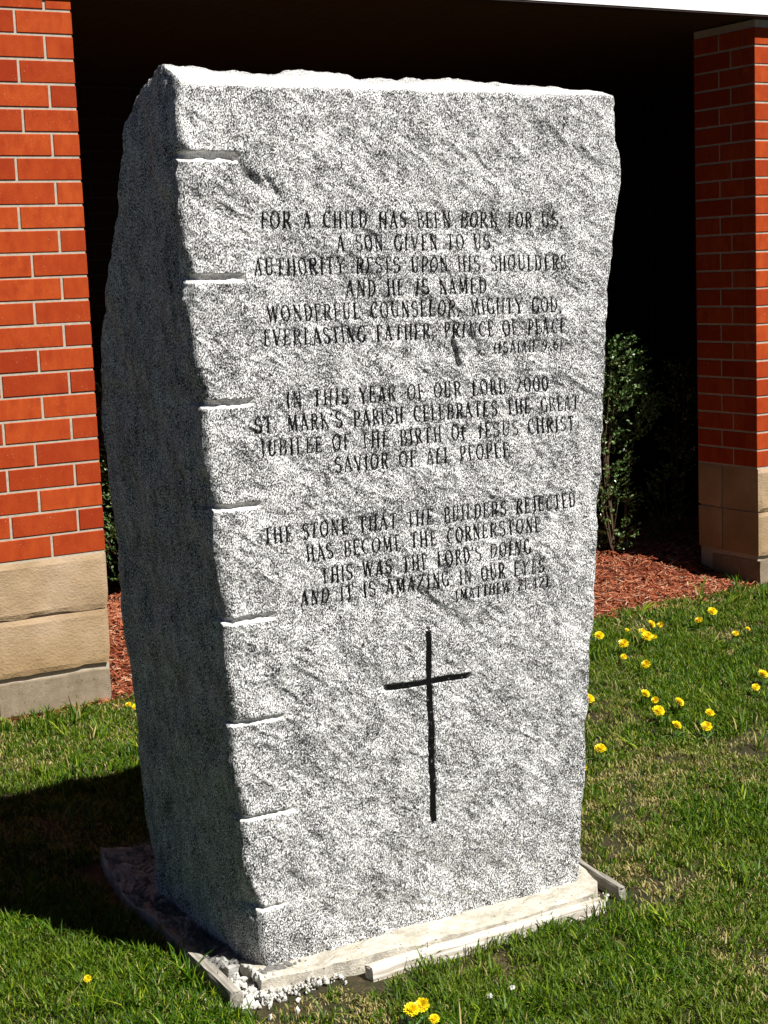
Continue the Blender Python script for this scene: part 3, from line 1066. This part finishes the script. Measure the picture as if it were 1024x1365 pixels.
# top: from the front arris up over a broken ridge and down to the back edge
nT = 60
tT = np.linspace(0, 1, nT)[:, None]
fx, fy, fz = FRONT_T
kx = np.linspace(0, 1, 90)
ux_ = (fx-fx[0])/(fx[-1]-fx[0])
bkx = np.interp(ux_, kx, bx[-1]); bky = np.interp(ux_, kx, by[-1]); bkz = np.interp(ux_, kx, bz[-1])
ly = np.interp(tT[:, 0], np.linspace(0, 1, nS), LY[-1]); lx = np.interp(tT[:, 0], np.linspace(0, 1, nS), LX[-1]); lz = np.interp(tT[:, 0], np.linspace(0, 1, nS), LZ[-1])
ry = np.interp(tT[:, 0], np.linspace(0, 1, nS), RY[-1]); rx = np.interp(tT[:, 0], np.linspace(0, 1, nS), RX[-1]); rz = np.interp(tT[:, 0], np.linspace(0, 1, nS), RZ[-1])
TX = fx[None]+(bkx-fx)[None]*tT
TY = fy[None]+(bky-fy)[None]*tT
TZ = fz[None]+(bkz-fz)[None]*tT
# pull side borders on to the side faces
wl = np.clip(1-ux_/.05, 0, 1)[None]; wr = np.clip(1-(1-ux_)/.05, 0, 1)[None]
TX = TX+wl*(lx-TX[:, 0])[:, None]+wr*(rx-TX[:, -1])[:, None]
TY = TY+wl*(ly-TY[:, 0])[:, None]+wr*(ry-TY[:, -1])[:, None]
TZ = TZ+wl*(lz-TZ[:, 0])[:, None]+wr*(rz-TZ[:, -1])[:, None]
ridge = (.068-.038*np.clip(ux_/.9, 0, 1)+.010*fbm(ux_, 0*ux_, 0*ux_, 9, 3, 71)-.012*np.exp(-((ux_-.02)/.02)**2))[None]
rp = np.clip(tT/.42, 0, 1); rq = np.clip((1-tT)/.5, 0, 1)
prof = (rp**.8)*(rq**.7)
bw_ = np.clip(np.minimum(ux_/.035, (1-ux_)/.02), 0, 1)[None]
bw_ = .25+.75*bw_
bf = np.clip(np.minimum(tT, 1-tT)/.06, 0, 1)*np.clip(np.minimum(ux_, 1-ux_)/.01, 0, 1)[None]
TZ = TZ+ridge*prof*(1-wl)*(1-wr)+.0045*fbm(TX, TY, 0*TX, 24, 3, 72)*bf
add_grid(TX, TY, TZ, (.25+.55*(tT < .28))+0*TX)  # cut-stone paleness on top plus sunlit brightness painted in, strongest along the front
AV = np.concatenate(PARTS_V); AQ = np.concatenate(PARTS_Q)
me = mesh_np('stone', AV-np.array(MO), AQ, [M_gran])
a = me.attributes.new('sawn_sunlit', 'FLOAT', 'POINT'); a.data.foreach_set('value', np.concatenate(A_saw).astype(np.float32))
a = me.attributes.new('stain', 'FLOAT', 'POINT'); a.data.foreach_set('value', np.concatenate(A_st).astype(np.float32))
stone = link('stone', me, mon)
for txt, words, p0 in line_meshes:
    lo = empty('carved_line', (p0[0]-MO.x, Y0-MO.y, p0[1]-MO.z))
    lo.parent = mon
    tag(lo, 'carved line reading '+txt)
    for V, F in words:
        V = [(x-p0[0], y-Y0, z-p0[1]) for x, y, z in V]
        link('carved_word', mesh('carved_word', V, F, M_paint), lo)
V = [(x-MO.x, y-MO.y, z-MO.z) for x, y, z in CV]
tag(link('carved_cross', mesh('carved_cross', V, CF, M_paint), mon), 'thin black carved cross below the verses')


# ------------------------------------------------------------------ slab, form boards, gravel
def slab_mesh(outline, top, mat, seed, rough=.006, rings=16, thick=.09, fine=0.0):
    """irregular poured pad: gridded top clipped to a wobbly outline"""
    ol = []
    n = len(outline)
    for i in range(n):
        p, q = np.array(outline[i]), np.array(outline[(i+1) % n])
        k = max(2, int(np.linalg.norm(q-p)/.03))
        for j in range(k):
            c = p+(q-p)*j/k
            c = c+.006*np.array([vnoise(c[0]*31, c[1]*31, 0, seed), vnoise(c[0]*31, c[1]*31, 5, seed)])
            ol.append(c)
    ol = np.array(ol)
    cen = ol.mean(0)
    V, F = [], []
    m_ = len(ol)
    for r in range(rings):
        t = 1-r/rings
        for p in ol:
            c = cen+(p-cen)*t
            h = top+rough*float(fbm(c[0], c[1], 0, 13, 3, seed))+fine*(1-2*abs(float(vnoise(c[0]*44, c[1]*44, 0, seed+3))))+fine*.6*float(vnoise(c[0]*110, c[1]*110, 0, seed+4))-(.004 if r == 0 else 0)
            V.append((c[0], c[1], h))
    V.append((cen[0], cen[1], top))
    for r in range(rings-1):
        for i in range(m_):
            j = (i+1) % m_
            F.append((r*m_+i, r*m_+j, (r+1)*m_+j, (r+1)*m_+i))
    for i in range(m_): F.append(((rings-1)*m_+i, (rings-1)*m_+(i+1) % m_, rings*m_))
    n0 = len(V)
    for i, p in enumerate(ol): V.append((p[0]+.004*math.sin(i*2.1), p[1]+.004*math.cos(i*1.7), top-thick*.35))
    for i, p in enumerate(ol): V.append((p[0], p[1], top-thick))
    for i in range(m_):
        j = (i+1) % m_
        F.append((j, i, n0+i, n0+j)); F.append((n0+j, n0+i, n0+m_+i, n0+m_+j))
    V = [(x+.3, y+2.9, z) for x, y, z in V]
    return mesh('pad', V, F, mat, False)


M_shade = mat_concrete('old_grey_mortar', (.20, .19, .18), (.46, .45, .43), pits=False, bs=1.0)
pad = slab_mesh([(-.862, -3.172), (-.524, -3.192), (-.295, -3.212), (-.043, -3.218), (.215, -3.196), (.288, -3.13), (.325, -2.98), (.35, -2.30), (-.30, -2.26), (-.80, -2.30)], .048, M_base, 3, .005, 40, .09, .0022)
base = tag(link('concrete_base', pad, None, (-.3, -2.9, 0)), 'low pale cream mortar pad under the granite slab', 'base')
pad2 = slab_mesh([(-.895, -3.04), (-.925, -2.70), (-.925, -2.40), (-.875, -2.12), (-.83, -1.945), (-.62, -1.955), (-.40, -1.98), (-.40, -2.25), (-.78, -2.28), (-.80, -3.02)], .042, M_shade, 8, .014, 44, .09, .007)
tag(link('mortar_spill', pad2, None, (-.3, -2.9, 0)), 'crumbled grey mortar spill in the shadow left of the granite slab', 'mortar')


def plank(p0, p1, w, h, z, mat, label, seed, taper=1.0):
    p0, p1 = np.array(p0), np.array(p1)
    L = np.linalg.norm(p1-p0)
    nx = 60
    prof = [(-.5, -.5), (-.5, .42), (-.40, .5), (-.15, .49), (.15, .5), (.42, .5), (.5, .40), (.5, -.5)]
    V, F = [], []
    for i in range(nx+1):
        x = L*i/nx-L/2
        e = max(abs(x)/(L/2)-.97, 0)/.03
        for j, (a, b_) in enumerate(prof):
            hh = h*(taper+(1-taper)*i/nx)
            sag = .006*float(vnoise(x*3, seed, 0, 4))
            V.append((x+.006*float(vnoise(j*1.7, seed, i, 3))*(i in (0, nx)), a*w+sag+.0016*float(vnoise(x*22, j*2.3, seed, 6)), b_*hh+.0025*float(vnoise(x*12, j*.9, seed, 7))*(b_ > 0)))
    k = len(prof)
    for i in range(nx):
        for j in range(k):
            j2 = (j+1) % k
            F.append((i*k+j, (i+1)*k+j, (i+1)*k+j2, i*k+j2))
    F.append(tuple(range(k))); F.append(tuple(nx*k+j for j in range(k-1, -1, -1)))
    V = [v for v in V]
    F = [f[::-1] for f in F]
    c = (p0+p1)/2
    o = link('wooden_plank', mesh('wooden_plank', V, F, mat), None, (c[0], c[1], z), (0, 0, math.atan2(p1[1]-p0[1], p1[0]-p0[0])))
    return tag(o, label, 'plank', 'form boards left around the mortar pad')


plank((-.575, -3.243), (.222, -3.240), .036, .075, .002, M_woodw, 'long bleached plank along the front of the pale mortar pad', 1)
plank((-.948, -3.195), (-.905, -2.475), .034, .07, .016, M_woodg, 'grey weathered plank left of the slab, half in its shadow', 2)
plank((.322, -3.205), (.372, -2.86), .022, .06, .012, M_woodg, 'short dark grey plank at the right corner of the pad', 3)


def pebble_mesh(seed, mat):
    import bmesh
    bm = bmesh.new()
    bmesh.ops.create_icosphere(bm, subdivisions=1, radius=1)
    for v in bm.verts:
        c = v.co
        k = 1+.45*float(vnoise(c.x*2.6+seed, c.y*2.6, c.z*2.6, seed))
        v.co = Vector((c.x*k, c.y*k*.8, c.z*k*.6))
    me = bpy.data.meshes.new('pebble')
    bm.to_mesh(me); bm.free()
    me.materials.append(mat)
    return me


pc = hidden_collection('pebble_kind', [pebble_mesh(i*3+1, M_gravel) for i in range(7)])
pp, sc_ = [], []
for i in range(560):
    t = random.random()
    if t < .5:
        x, y = random.gauss(-.885, .038), random.gauss(-3.12, .055); s = random.choice((.004, .006, .009, .014))*random.uniform(.8, 1.2)
        z = .006+max(0, .030-abs(x+.88)*.4-abs(y+3.10)*.25)*random.random()
        if x > -.86 and y > -3.17: z = .052; 
        if x > -.845 and y > -3.15: continue
    else:
        x = -.87+.24*random.random()**2.2; y = -3.178-.02*(x+.86)-abs(random.gauss(.012, .016)); s = random.choice((.0025, .0035, .005, .008))*random.uniform(.8, 1.3); z = .004+.018*random.random()
    pp.append((x, y, z)); sc_.append(s)
for i in range(16):
    x, y = random.uniform(.20, .28), random.uniform(-3.235, -3.17)
    pp.append((x, y, .03)); sc_.append(random.uniform(.003, .007))
n_ = len(pp)
pc2 = hidden_collection('crumb_kind', [pebble_mesh(i*3+2, M_shade) for i in range(5)])
qp, qs = [], []
for i in range(2600):
    y = random.uniform(-3.03, -1.97); x = random.uniform(-.92+.09*max(0, (y+2.4)/.45), -.45 if y > -2.35 else -.80)
    qp.append((x, y, .040+.010*random.random())); qs.append(random.choice((.002, .003, .004, .005, .008))*random.uniform(.7, 1.2))
for i in range(90):
    x = -.845+abs(random.gauss(0, .05)); y = -3.122-abs(random.gauss(0, .012))
    if x < .22: qp.append((x, y, .050)); qs.append(random.choice((.002, .003, .005, .009))*(1.3 if x < -.70 else .8))
m_ = len(qp)
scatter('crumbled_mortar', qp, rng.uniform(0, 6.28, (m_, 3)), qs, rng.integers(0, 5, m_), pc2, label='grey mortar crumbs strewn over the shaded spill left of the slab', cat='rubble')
scatter('gravel', pp, rng.uniform(0, 6.28, (n_, 3)), sc_, rng.integers(0, 7, n_), pc, label='bright white stone chips spilled at the near left corner of the slab', cat='gravel')

# rocks and clods on the mulch
for (x, y, z, s, mat, lb) in ((3.72, .93, .165, .035, M_rock, 'small grey brown stone on the crest of the red mulch'),
                              (3.80, .05, .02, .030, M_rock, 'dark earth clod beside the foot of the right brick pier'),
                              (2.82, .42, .095, .022, M_gravel, 'pale broken stone lying in the middle of the red mulch')):
    o = link('rock', pebble_mesh(int(x*10), mat), None, (x, y, z), (random.random(), random.random(), random.random()*6))
    o.scale = (s, s, s)
    tag(o, lb, 'rock')


# ------------------------------------------------------------------ grass
def tuft_mesh(k, nb, hmin, hmax, spread, dry=.06, wmul=1.0):
    V, F, T = [], [], []
    for i in range(nb):
        a = random.uniform(0, 6.283); r = spread*math.sqrt(random.random())
        bx_, by_ = r*math.cos(a), r*math.sin(a)
        h = random.uniform(hmin, hmax); w = random.uniform(.0012, .0024)*wmul
        d = random.uniform(0, 6.283); lean = random.uniform(.15, 1.0)*h
        fx_, fy_ = math.cos(d)*lean, math.sin(d)*lean
        ta = d+math.pi/2+random.uniform(-.7, .7)
        sx_, sy_ = math.cos(ta)*w/1, math.sin(ta)*w/1
        n0 = len(V)
        for t, ww in ((0, .8), (.4, 1.0), (.75, .75)):
            cx, cy = bx_+fx_*t**1.8, by_+fy_*t**1.8
            cz = h*(t-.28*t*t*(lean/h))
            V += [(cx-sx_*ww, cy-sy_*ww, cz), (cx+sx_*ww, cy+sy_*ww, cz)]
        V.append((bx_+fx_, by_+fy_, h*(1-.34*(lean/h))))
        F += [(n0, n0+1, n0+3, n0+2), (n0+2, n0+3, n0+5, n0+4), (n0+4, n0+5, n0+6)]
        tone = random.uniform(.93, 1.0) if random.random() < dry else min(.88, max(0, random.gauss(.38, .28)))
        T += [tone]*3
    me = mesh('tuft', V, F, M_grass)
    set_tone(me, T)
    return me


kinds = [tuft_mesh(i, 34, .010, .030, .036, .16, .8) for i in range(8)]
kinds += [tuft_mesh(i, 28, .022, .048, .032, .05, .85) for i in range(6)]
kinds += [tuft_mesh(i, 26, .008, .020, .038, .72, .9) for i in range(4)]          # thin, dry
kinds += [tuft_mesh(i, 9, .06, .10, .018, .05, 1.2) for i in range(4)]      # taller strays
gc = hidden_collection('tuft_kind', kinds)
G_, GI, GS = [], [], []


def strip(x0, x1, y0, y1, dens):
    c_ = int((x1-x0)*(y1-y0)*dens)
    x = rng.uniform(x0, x1, c_); y = rng.uniform(y0, y1, c_)
    return np.stack([x, y], -1)


pts = np.concatenate([strip(-1.9, 1.6, -4.2, -2.0, 1400), strip(-1.3, 4.2, -2.0, -.02, 950), strip(1.6, 4.2, -4.2, -2.0, 500),
                      strip(-5, -1.9, -6, -.02, 260), strip(-1.9, 4.2, -6.2, -4.2, 260), strip(4.2, 7, -6, -.02, 200), strip(-1.9, -1.3, -2.0, -.02, 500)])
x, y = pts[:, 0], pts[:, 1]
bare = fbm(x, y, 0*x, 2.6, 3, 400)
for (qx, qy, qr, qa) in ((.55, -3.15, .13, .9), (.60, -2.80, .14, .7), (.0, -3.38, .10, .8), (-.25, -3.42, .10, .7), (-.70, -3.28, .09, .8), (2.2, -1.7, .16, .6), (.40, -3.25, .06, .8), (1.15, -2.35, .16, .6)):
    bare = bare+1.2*qa*np.exp(-((x-qx)**2+(y-qy)**2)/qr**2)
inpad = (x > -.955) & (x < .40) & (y > -3.265) & (y < -1.95) & ~((x > .38-.0) & (y > -2.2)) & ~((x > -.3) & (y > -2.22))
wedge = (x > .30) & (x < .36) & (y < -3.14) & (y > -3.22)
mul_e = y > (-.055+.03*fbm(x, 0*x, 0*x, 4, 2, 31))
keep = ~(inpad & ~wedge) & ~mul_e
frontpad = (x > -.9) & (x < .2) & (y < -3.26) & (y > -3.36)
keep &= ~(frontpad & (rng.random(len(x)) < .45))
grav = ((x+.88)**2+(y+3.16)**2 < .11**2)
keep &= ~(grav & (rng.random(len(x)) < .75))
keep &= ~((bare > .55) & (rng.random(len(x)) < .35))
keep &= ~((bare > .95) & (rng.random(len(x)) < .15))
x, y, bare = x[keep], y[keep], bare[keep]
n_ = len(x)
lush = fbm(x, y, 0*x, 1.7, 3, 77)
r = rng.random(n_)
ix = np.where(lush+rng.normal(0, .30, n_) > .22, rng.integers(8, 14, n_), rng.integers(0, 8, n_))
ix = np.where((bare > .30) & (r < .70), rng.integers(14, 18, n_), ix)
ix = np.where(r > .985, rng.integers(18, 22, n_), ix)
sc = rng.uniform(.75, 1.25, n_)*np.where(y > -2.2, 1.1, 1.0)
near_wall = (y > -.25) | ((np.abs(x+.95) < .05) & (y > -3.2) & (y < -2.4))
sc = np.where(near_wall, sc*1.3, sc)
scatter('grass', np.column_stack([x, y, np.full(n_, .001)]), np.column_stack([rng.normal(0, .12, n_), rng.normal(0, .12, n_), rng.uniform(0, 6.28, n_)]),
        sc, ix, gc, label='short spring lawn with dry patches around the stone', cat='grass')


# ------------------------------------------------------------------ dandelions
def dandelion_proto():
    st = mesh_np('stem', *tube([(0, 0, 0), (.004, 0, .5), (0, .0, 1)], .0018), [M_dleaf])
    set_tone(st, [.8]*len(st.polygons))
    heads = []
    for k in range(4):
        V, F, T = [], [], []
        for ring, (cnt, r0, r1, z0, z1) in enumerate([(34, .003, .0175, -.002, .0035), (28, .002, .0145, 0, .0070), (20, .001, .0100, .001, .0095), (12, 0, .0055, .003, .0105)]):
            for i in range(cnt):
                a = 6.283*(i+random.random()*.8)/cnt
                q = random.uniform(.85, 1.1)
                w = .0013
                ca, sa = math.cos(a), math.sin(a)
                zt = z1+random.uniform(-.001, .001)
                n0 = len(V)
                V += [(r0*ca-w*sa*.5, r0*sa+w*ca*.5, z0), (r0*ca+w*sa*.5, r0*sa-w*ca*.5, z0),
                      (r1*q*ca+w*sa, r1*q*sa-w*ca, zt), (r1*q*ca-w*sa, r1*q*sa+w*ca, zt)]
                F.append((n0, n0+1, n0+2, n0+3))
                T.append(min(1, max(0, random.gauss(.85-.2*ring, .15))))
        me = mesh('flower_head', V, F, M_petal)
        set_tone(me, T)
        heads.append(me)
    leaves = []
    for k in range(3):
        V, F, T = [], [], []
        for j in range(random.randint(5, 7)):
            a = random.uniform(0, 6.283); L = random.uniform(.04, .075)
            n = 9
            n0 = len(V)
            for i in range(n+1):
                t = i/n
                w = .0075*math.sin(math.pi*min(1, t*.9+.08))*(1.0 if i % 2 else .45)
                zz = .010+.022*math.sin(t*2.4)*.8
                cx, cy = math.cos(a)*L*t, math.sin(a)*L*t
                V += [(cx-math.sin(a)*w, cy+math.cos(a)*w, zz), (cx, cy, zz-.002), (cx+math.sin(a)*w, cy-math.cos(a)*w, zz)]
            for i in range(n):
                b_ = n0+3*i
                F += [(b_, b_+1, b_+4, b_+3), (b_+1, b_+2, b_+5, b_+4)]
                T += [random.random()]*2
        me = mesh('leaf_rosette', V, F, M_dleaf)
        set_tone(me, T)
        leaves.append(me)
    return st, heads, leaves


def tube(pts, r, k=5, taper=1.0):
    V, Q = [], []
    for i, p in enumerate(pts):
        rr = r*(1+(taper-1)*i/max(1, len(pts)-1))
        for j in range(k):
            a = 6.283*j/k
            V.append((p[0]+rr*math.cos(a), p[1]+rr*math.sin(a), p[2]))
    for i in range(len(pts)-1):
        for j in range(k):
            Q.append((i*k+j, i*k+(j+1) % k, (i+1)*k+(j+1) % k, (i+1)*k+j))
    return V, Q


D_st, D_hd, D_lf = dandelion_proto()
GRP = 'dandelions in the lawn'
# x, y, head scale, stem height, has rosette, label
DAND = [
 (2.303, -.601, 1.15, .05, 1, 'yellow dandelion nearest the right edge of the stone below the mulch'),
 (2.270, -.829, 1.15, .055, 1, 'tall large yellow dandelion head standing just above a smaller one, left of the upper cluster'),
 (2.166, -.957, .75, .03, 0, 'small half hidden dandelion directly below the tall large head'),
 (2.517, -.670, .95, .05, 0, 'upper left flower of the tight trio of dandelions below the mulch'),
 (2.469, -.767, 1.25, .05, 1, 'largest, middle flower of the tight trio of dandelions below the mulch'),
 (2.507, -.778, .60, .045, 0, 'small right hand flower of the tight trio of dandelions below the mulch'),
 (2.663, -.565, 1.05, .05, 1, 'left one of two dandelions side by side closest to the mulch edge'),
 (2.694, -.604, .85, .05, 0, 'right one of two dandelions side by side closest to the mulch edge'),
 (2.490, -.585, .50, .05, 0, 'tiny dandelion bud between the stone and the two flowers near the mulch'),
 (2.097, -1.201, 1.05, .05, 1, 'lone dandelion midway between the upper cluster and the lower cluster'),
 (2.896, -.663, 1.10, .05, 1, 'plump dandelion right of the upper cluster, below the farthest one'),
 (3.098, -.537, 1.20, .05, 1, 'farthest dandelion of the lawn, close to the mulch on the right'),
 (2.845, -.982, .80, .045, 1, 'small tilted dandelion alone near the right picture edge'),
 (2.982, -.923, .60, .04, 0, 'pale faint dandelion at the far right, beyond the small tilted one'),
 (2.365, -1.669, 1.15, .05, 1, 'upper dandelion of the pair at the right picture edge'),
 (2.215, -1.782, .85, .04, 0, 'lower orange tinted dandelion of the pair at the right picture edge'),
 (1.521, -1.515, 1.15, .05, 1, 'dandelion partly hidden behind the right edge of the stone, level with the cross arm'),
 (1.760, -1.595, .95, .05, 0, 'topmost flat dandelion of the lower cluster'),
 (1.735, -1.691, .80, .045, 0, 'small dandelion between the topmost and the biggest of the lower cluster'),
 (1.779, -1.788, 1.05, .05, 1, 'pale bright dandelion at the upper right of the lower cluster'),
 (1.623, -1.841, 1.2, .05, 1, 'biggest fully open dandelion of the lower cluster'),
 (1.542, -2.045, .95, .05, 1, 'dandelion at the bottom of the lower cluster'),
 (1.738, -2.021, .90, .06, 0, 'half closed upright dandelion right of the lower cluster'),
 (1.621, -2.132, 1.05, .05, 1, 'open dandelion directly below the half closed one'),
 (1.119, -2.099, 1.05, .045, 1, 'single dandelion below the lower cluster, close to the stone'),
 (.928, -2.238, .75, .04, 0, 'lowest small dandelion peeping out beside the right edge of the stone'),
 (-.648, -3.575, .95, .05, 1, 'left dandelion of the three nearest the camera at the bottom'),
 (-.614, -3.572, .95, .052, 0, 'right dandelion of the three nearest the camera at the bottom'),
 (-.612, -3.622, .62, .035, 0, 'lowest dandelion of the three nearest the camera at the bottom'),
 (-1.228, -2.873, .50, .03, 0, 'tiny dandelion in the grass at the lower left below the shadow'),
 (-.068, -.335, .70, .05, 0, 'left tiny dandelion in the grass in front of the left brick pier'),
 (-.057, -.382, .70, .05, 0, 'right tiny dandelion in the grass in front of the left brick pier'),
]
for i, (dx_, dy_, s, h, ros, lb) in enumerate(DAND):
    h += .012
    # listed position is where the flower head is seen at 5 cm height
    d = tag(empty('dandelion', (dx_, dy_, 0)), lb, 'dandelion', GRP)
    so = link('stem', D_st, d); so.scale = (1, 1, h)
    ho = link('flower_head', D_hd[i % 4], d, (0, 0, h), (random.gauss(.62, .12), random.gauss(0, .15), random.gauss(-.3, .45))); ho.scale = (s*1.2, s*1.2, s*1.5)
    if ros:
        link('leaves', D_lf[i % 3], d)
for (px, py, lb) in ((-.336, -3.566, 'right white dandelion seed puff in the grass in front of the plank'), (-.411, -3.572, 'left white dandelion seed puff in the grass in front of the plank')):
    V, F = [], []
    for i in range(70):
        v = Vector((random.gauss(0, 1), random.gauss(0, 1), random.gauss(0, 1))).normalized()
        s_ = v.orthogonal().normalized()*.0006
        n0 = len(V)
        V += [tuple(v*.001+s_*.6), tuple(v*.001-s_*.6), tuple(v*.0075-s_*1.3), tuple(v*.0075+s_*1.3)]
        F.append((n0, n0+1, n0+2, n0+3))
    V = [(a_, b_, c_+.035) for a_, b_, c_ in V]
    d = tag(empty('seed_head', (px, py, 0)), lb, 'seed puff')
    link('down', mesh('down', V, F, M_puff), d)
    so = link('stem', D_st, d); so.scale = (1, 1, .035)


# ------------------------------------------------------------------ shrubs in the shaded bay
def shrub(loc, label, columns, seed, leaf=.016):
    """columns: list of (dx, dy, z0, z1, radius, count)"""
    rnd_ = random.Random(seed)
    root = tag(empty('shrub', loc), label, 'shrub', 'evergreen shrubs in the shaded bay')
    V, F, T = [], [], []
    SV, SQ = [], []
    for (cx, cy, z0, z1, R, cnt) in columns:
        for b in range(max(3, int(R*30))):
            tx, ty = cx+rnd_.gauss(0, R*.5), cy+rnd_.gauss(0, R*.5)
            v, q = tube([(cx*.3, cy*.3, 0), (cx*.8+rnd_.gauss(0, .02), cy*.8, z0*.6+.1), (tx, ty, z1*.95)], .007, 5, .3)
            n0 = len(SV); SV += v; SQ += [tuple(n0+k for k in f) for f in q]
        twigs = int(cnt/9)
        for t_ in range(twigs):
            a = rnd_.uniform(0, 6.283); rr = R*math.sqrt(rnd_.random())
            zz = rnd_.uniform(z0, z1)
            env = .55+.45*math.sin(math.pi*min(1, max(0, (zz-z0)/(z1-z0))))
            px, py = cx+rr*env*math.cos(a), cy+rr*env*math.sin(a)
            dv = Vector((math.cos(a), math.sin(a), rnd_.uniform(.1, 1.2))).normalized()
            for l in range(9):
                p = Vector((px, py, zz))+dv*(l*leaf*.55)
                nd = Vector((rnd_.gauss(0, 1), rnd_.gauss(0, 1), rnd_.gauss(.4, .8))).normalized()
                ax = (dv+Vector((rnd_.gauss(0, .8), rnd_.gauss(0, .8), rnd_.gauss(.2, .6)))).normalized()
                sd = ax.cross(nd).normalized()
                L_ = leaf*rnd_.uniform(.7, 1.3); w = L_*.30
                n0 = len(V)
                up = nd*L_*.12
                V += [tuple(p), tuple(p+ax*L_*.5+sd*w+up), tuple(p+ax*L_), tuple(p+ax*L_*.5-sd*w+up)]
                F.append((n0, n0+1, n0+2, n0+3)); T.append(min(1, max(0, rnd_.gauss(.5, .25))))
    me = mesh('foliage', V, F, M_leaf)
    set_tone(me, T)
    tag(link('foliage', me, root), kind='stuff')
    link('stems', mesh_np('stems', SV, SQ, [M_stem]), root)
    return root


shrub((3.61, .86, .09), 'larger leafy evergreen shrub in shade just right of the granite slab',
      [(-.08, 0, .90, 1.32, .20, 3600), (.10, .0, .72, 1.12, .15, 1700), (-.10, 0, .35, .85, .13, 1100), (-.02, 0, .05, .42, .12, 700)], 3, .021)
shrub((4.22, 1.05, .06), 'thin upright evergreen shrub in shade beside the right brick pier',
      [(.10, 0, .78, 1.18, .07, 420), (.03, 0, .45, .80, .08, 330), (-.08, 0, .08, .50, .11, 620)], 5, .020)
shrub((.74, 1.62, .08), 'evergreen shrub glimpsed in the gap between the left brick pier and the granite slab',
      [(-.02, 0, .35, 1.25, .22, 2600), (.05, .1, .10, .45, .16, 500)], 9, .020)
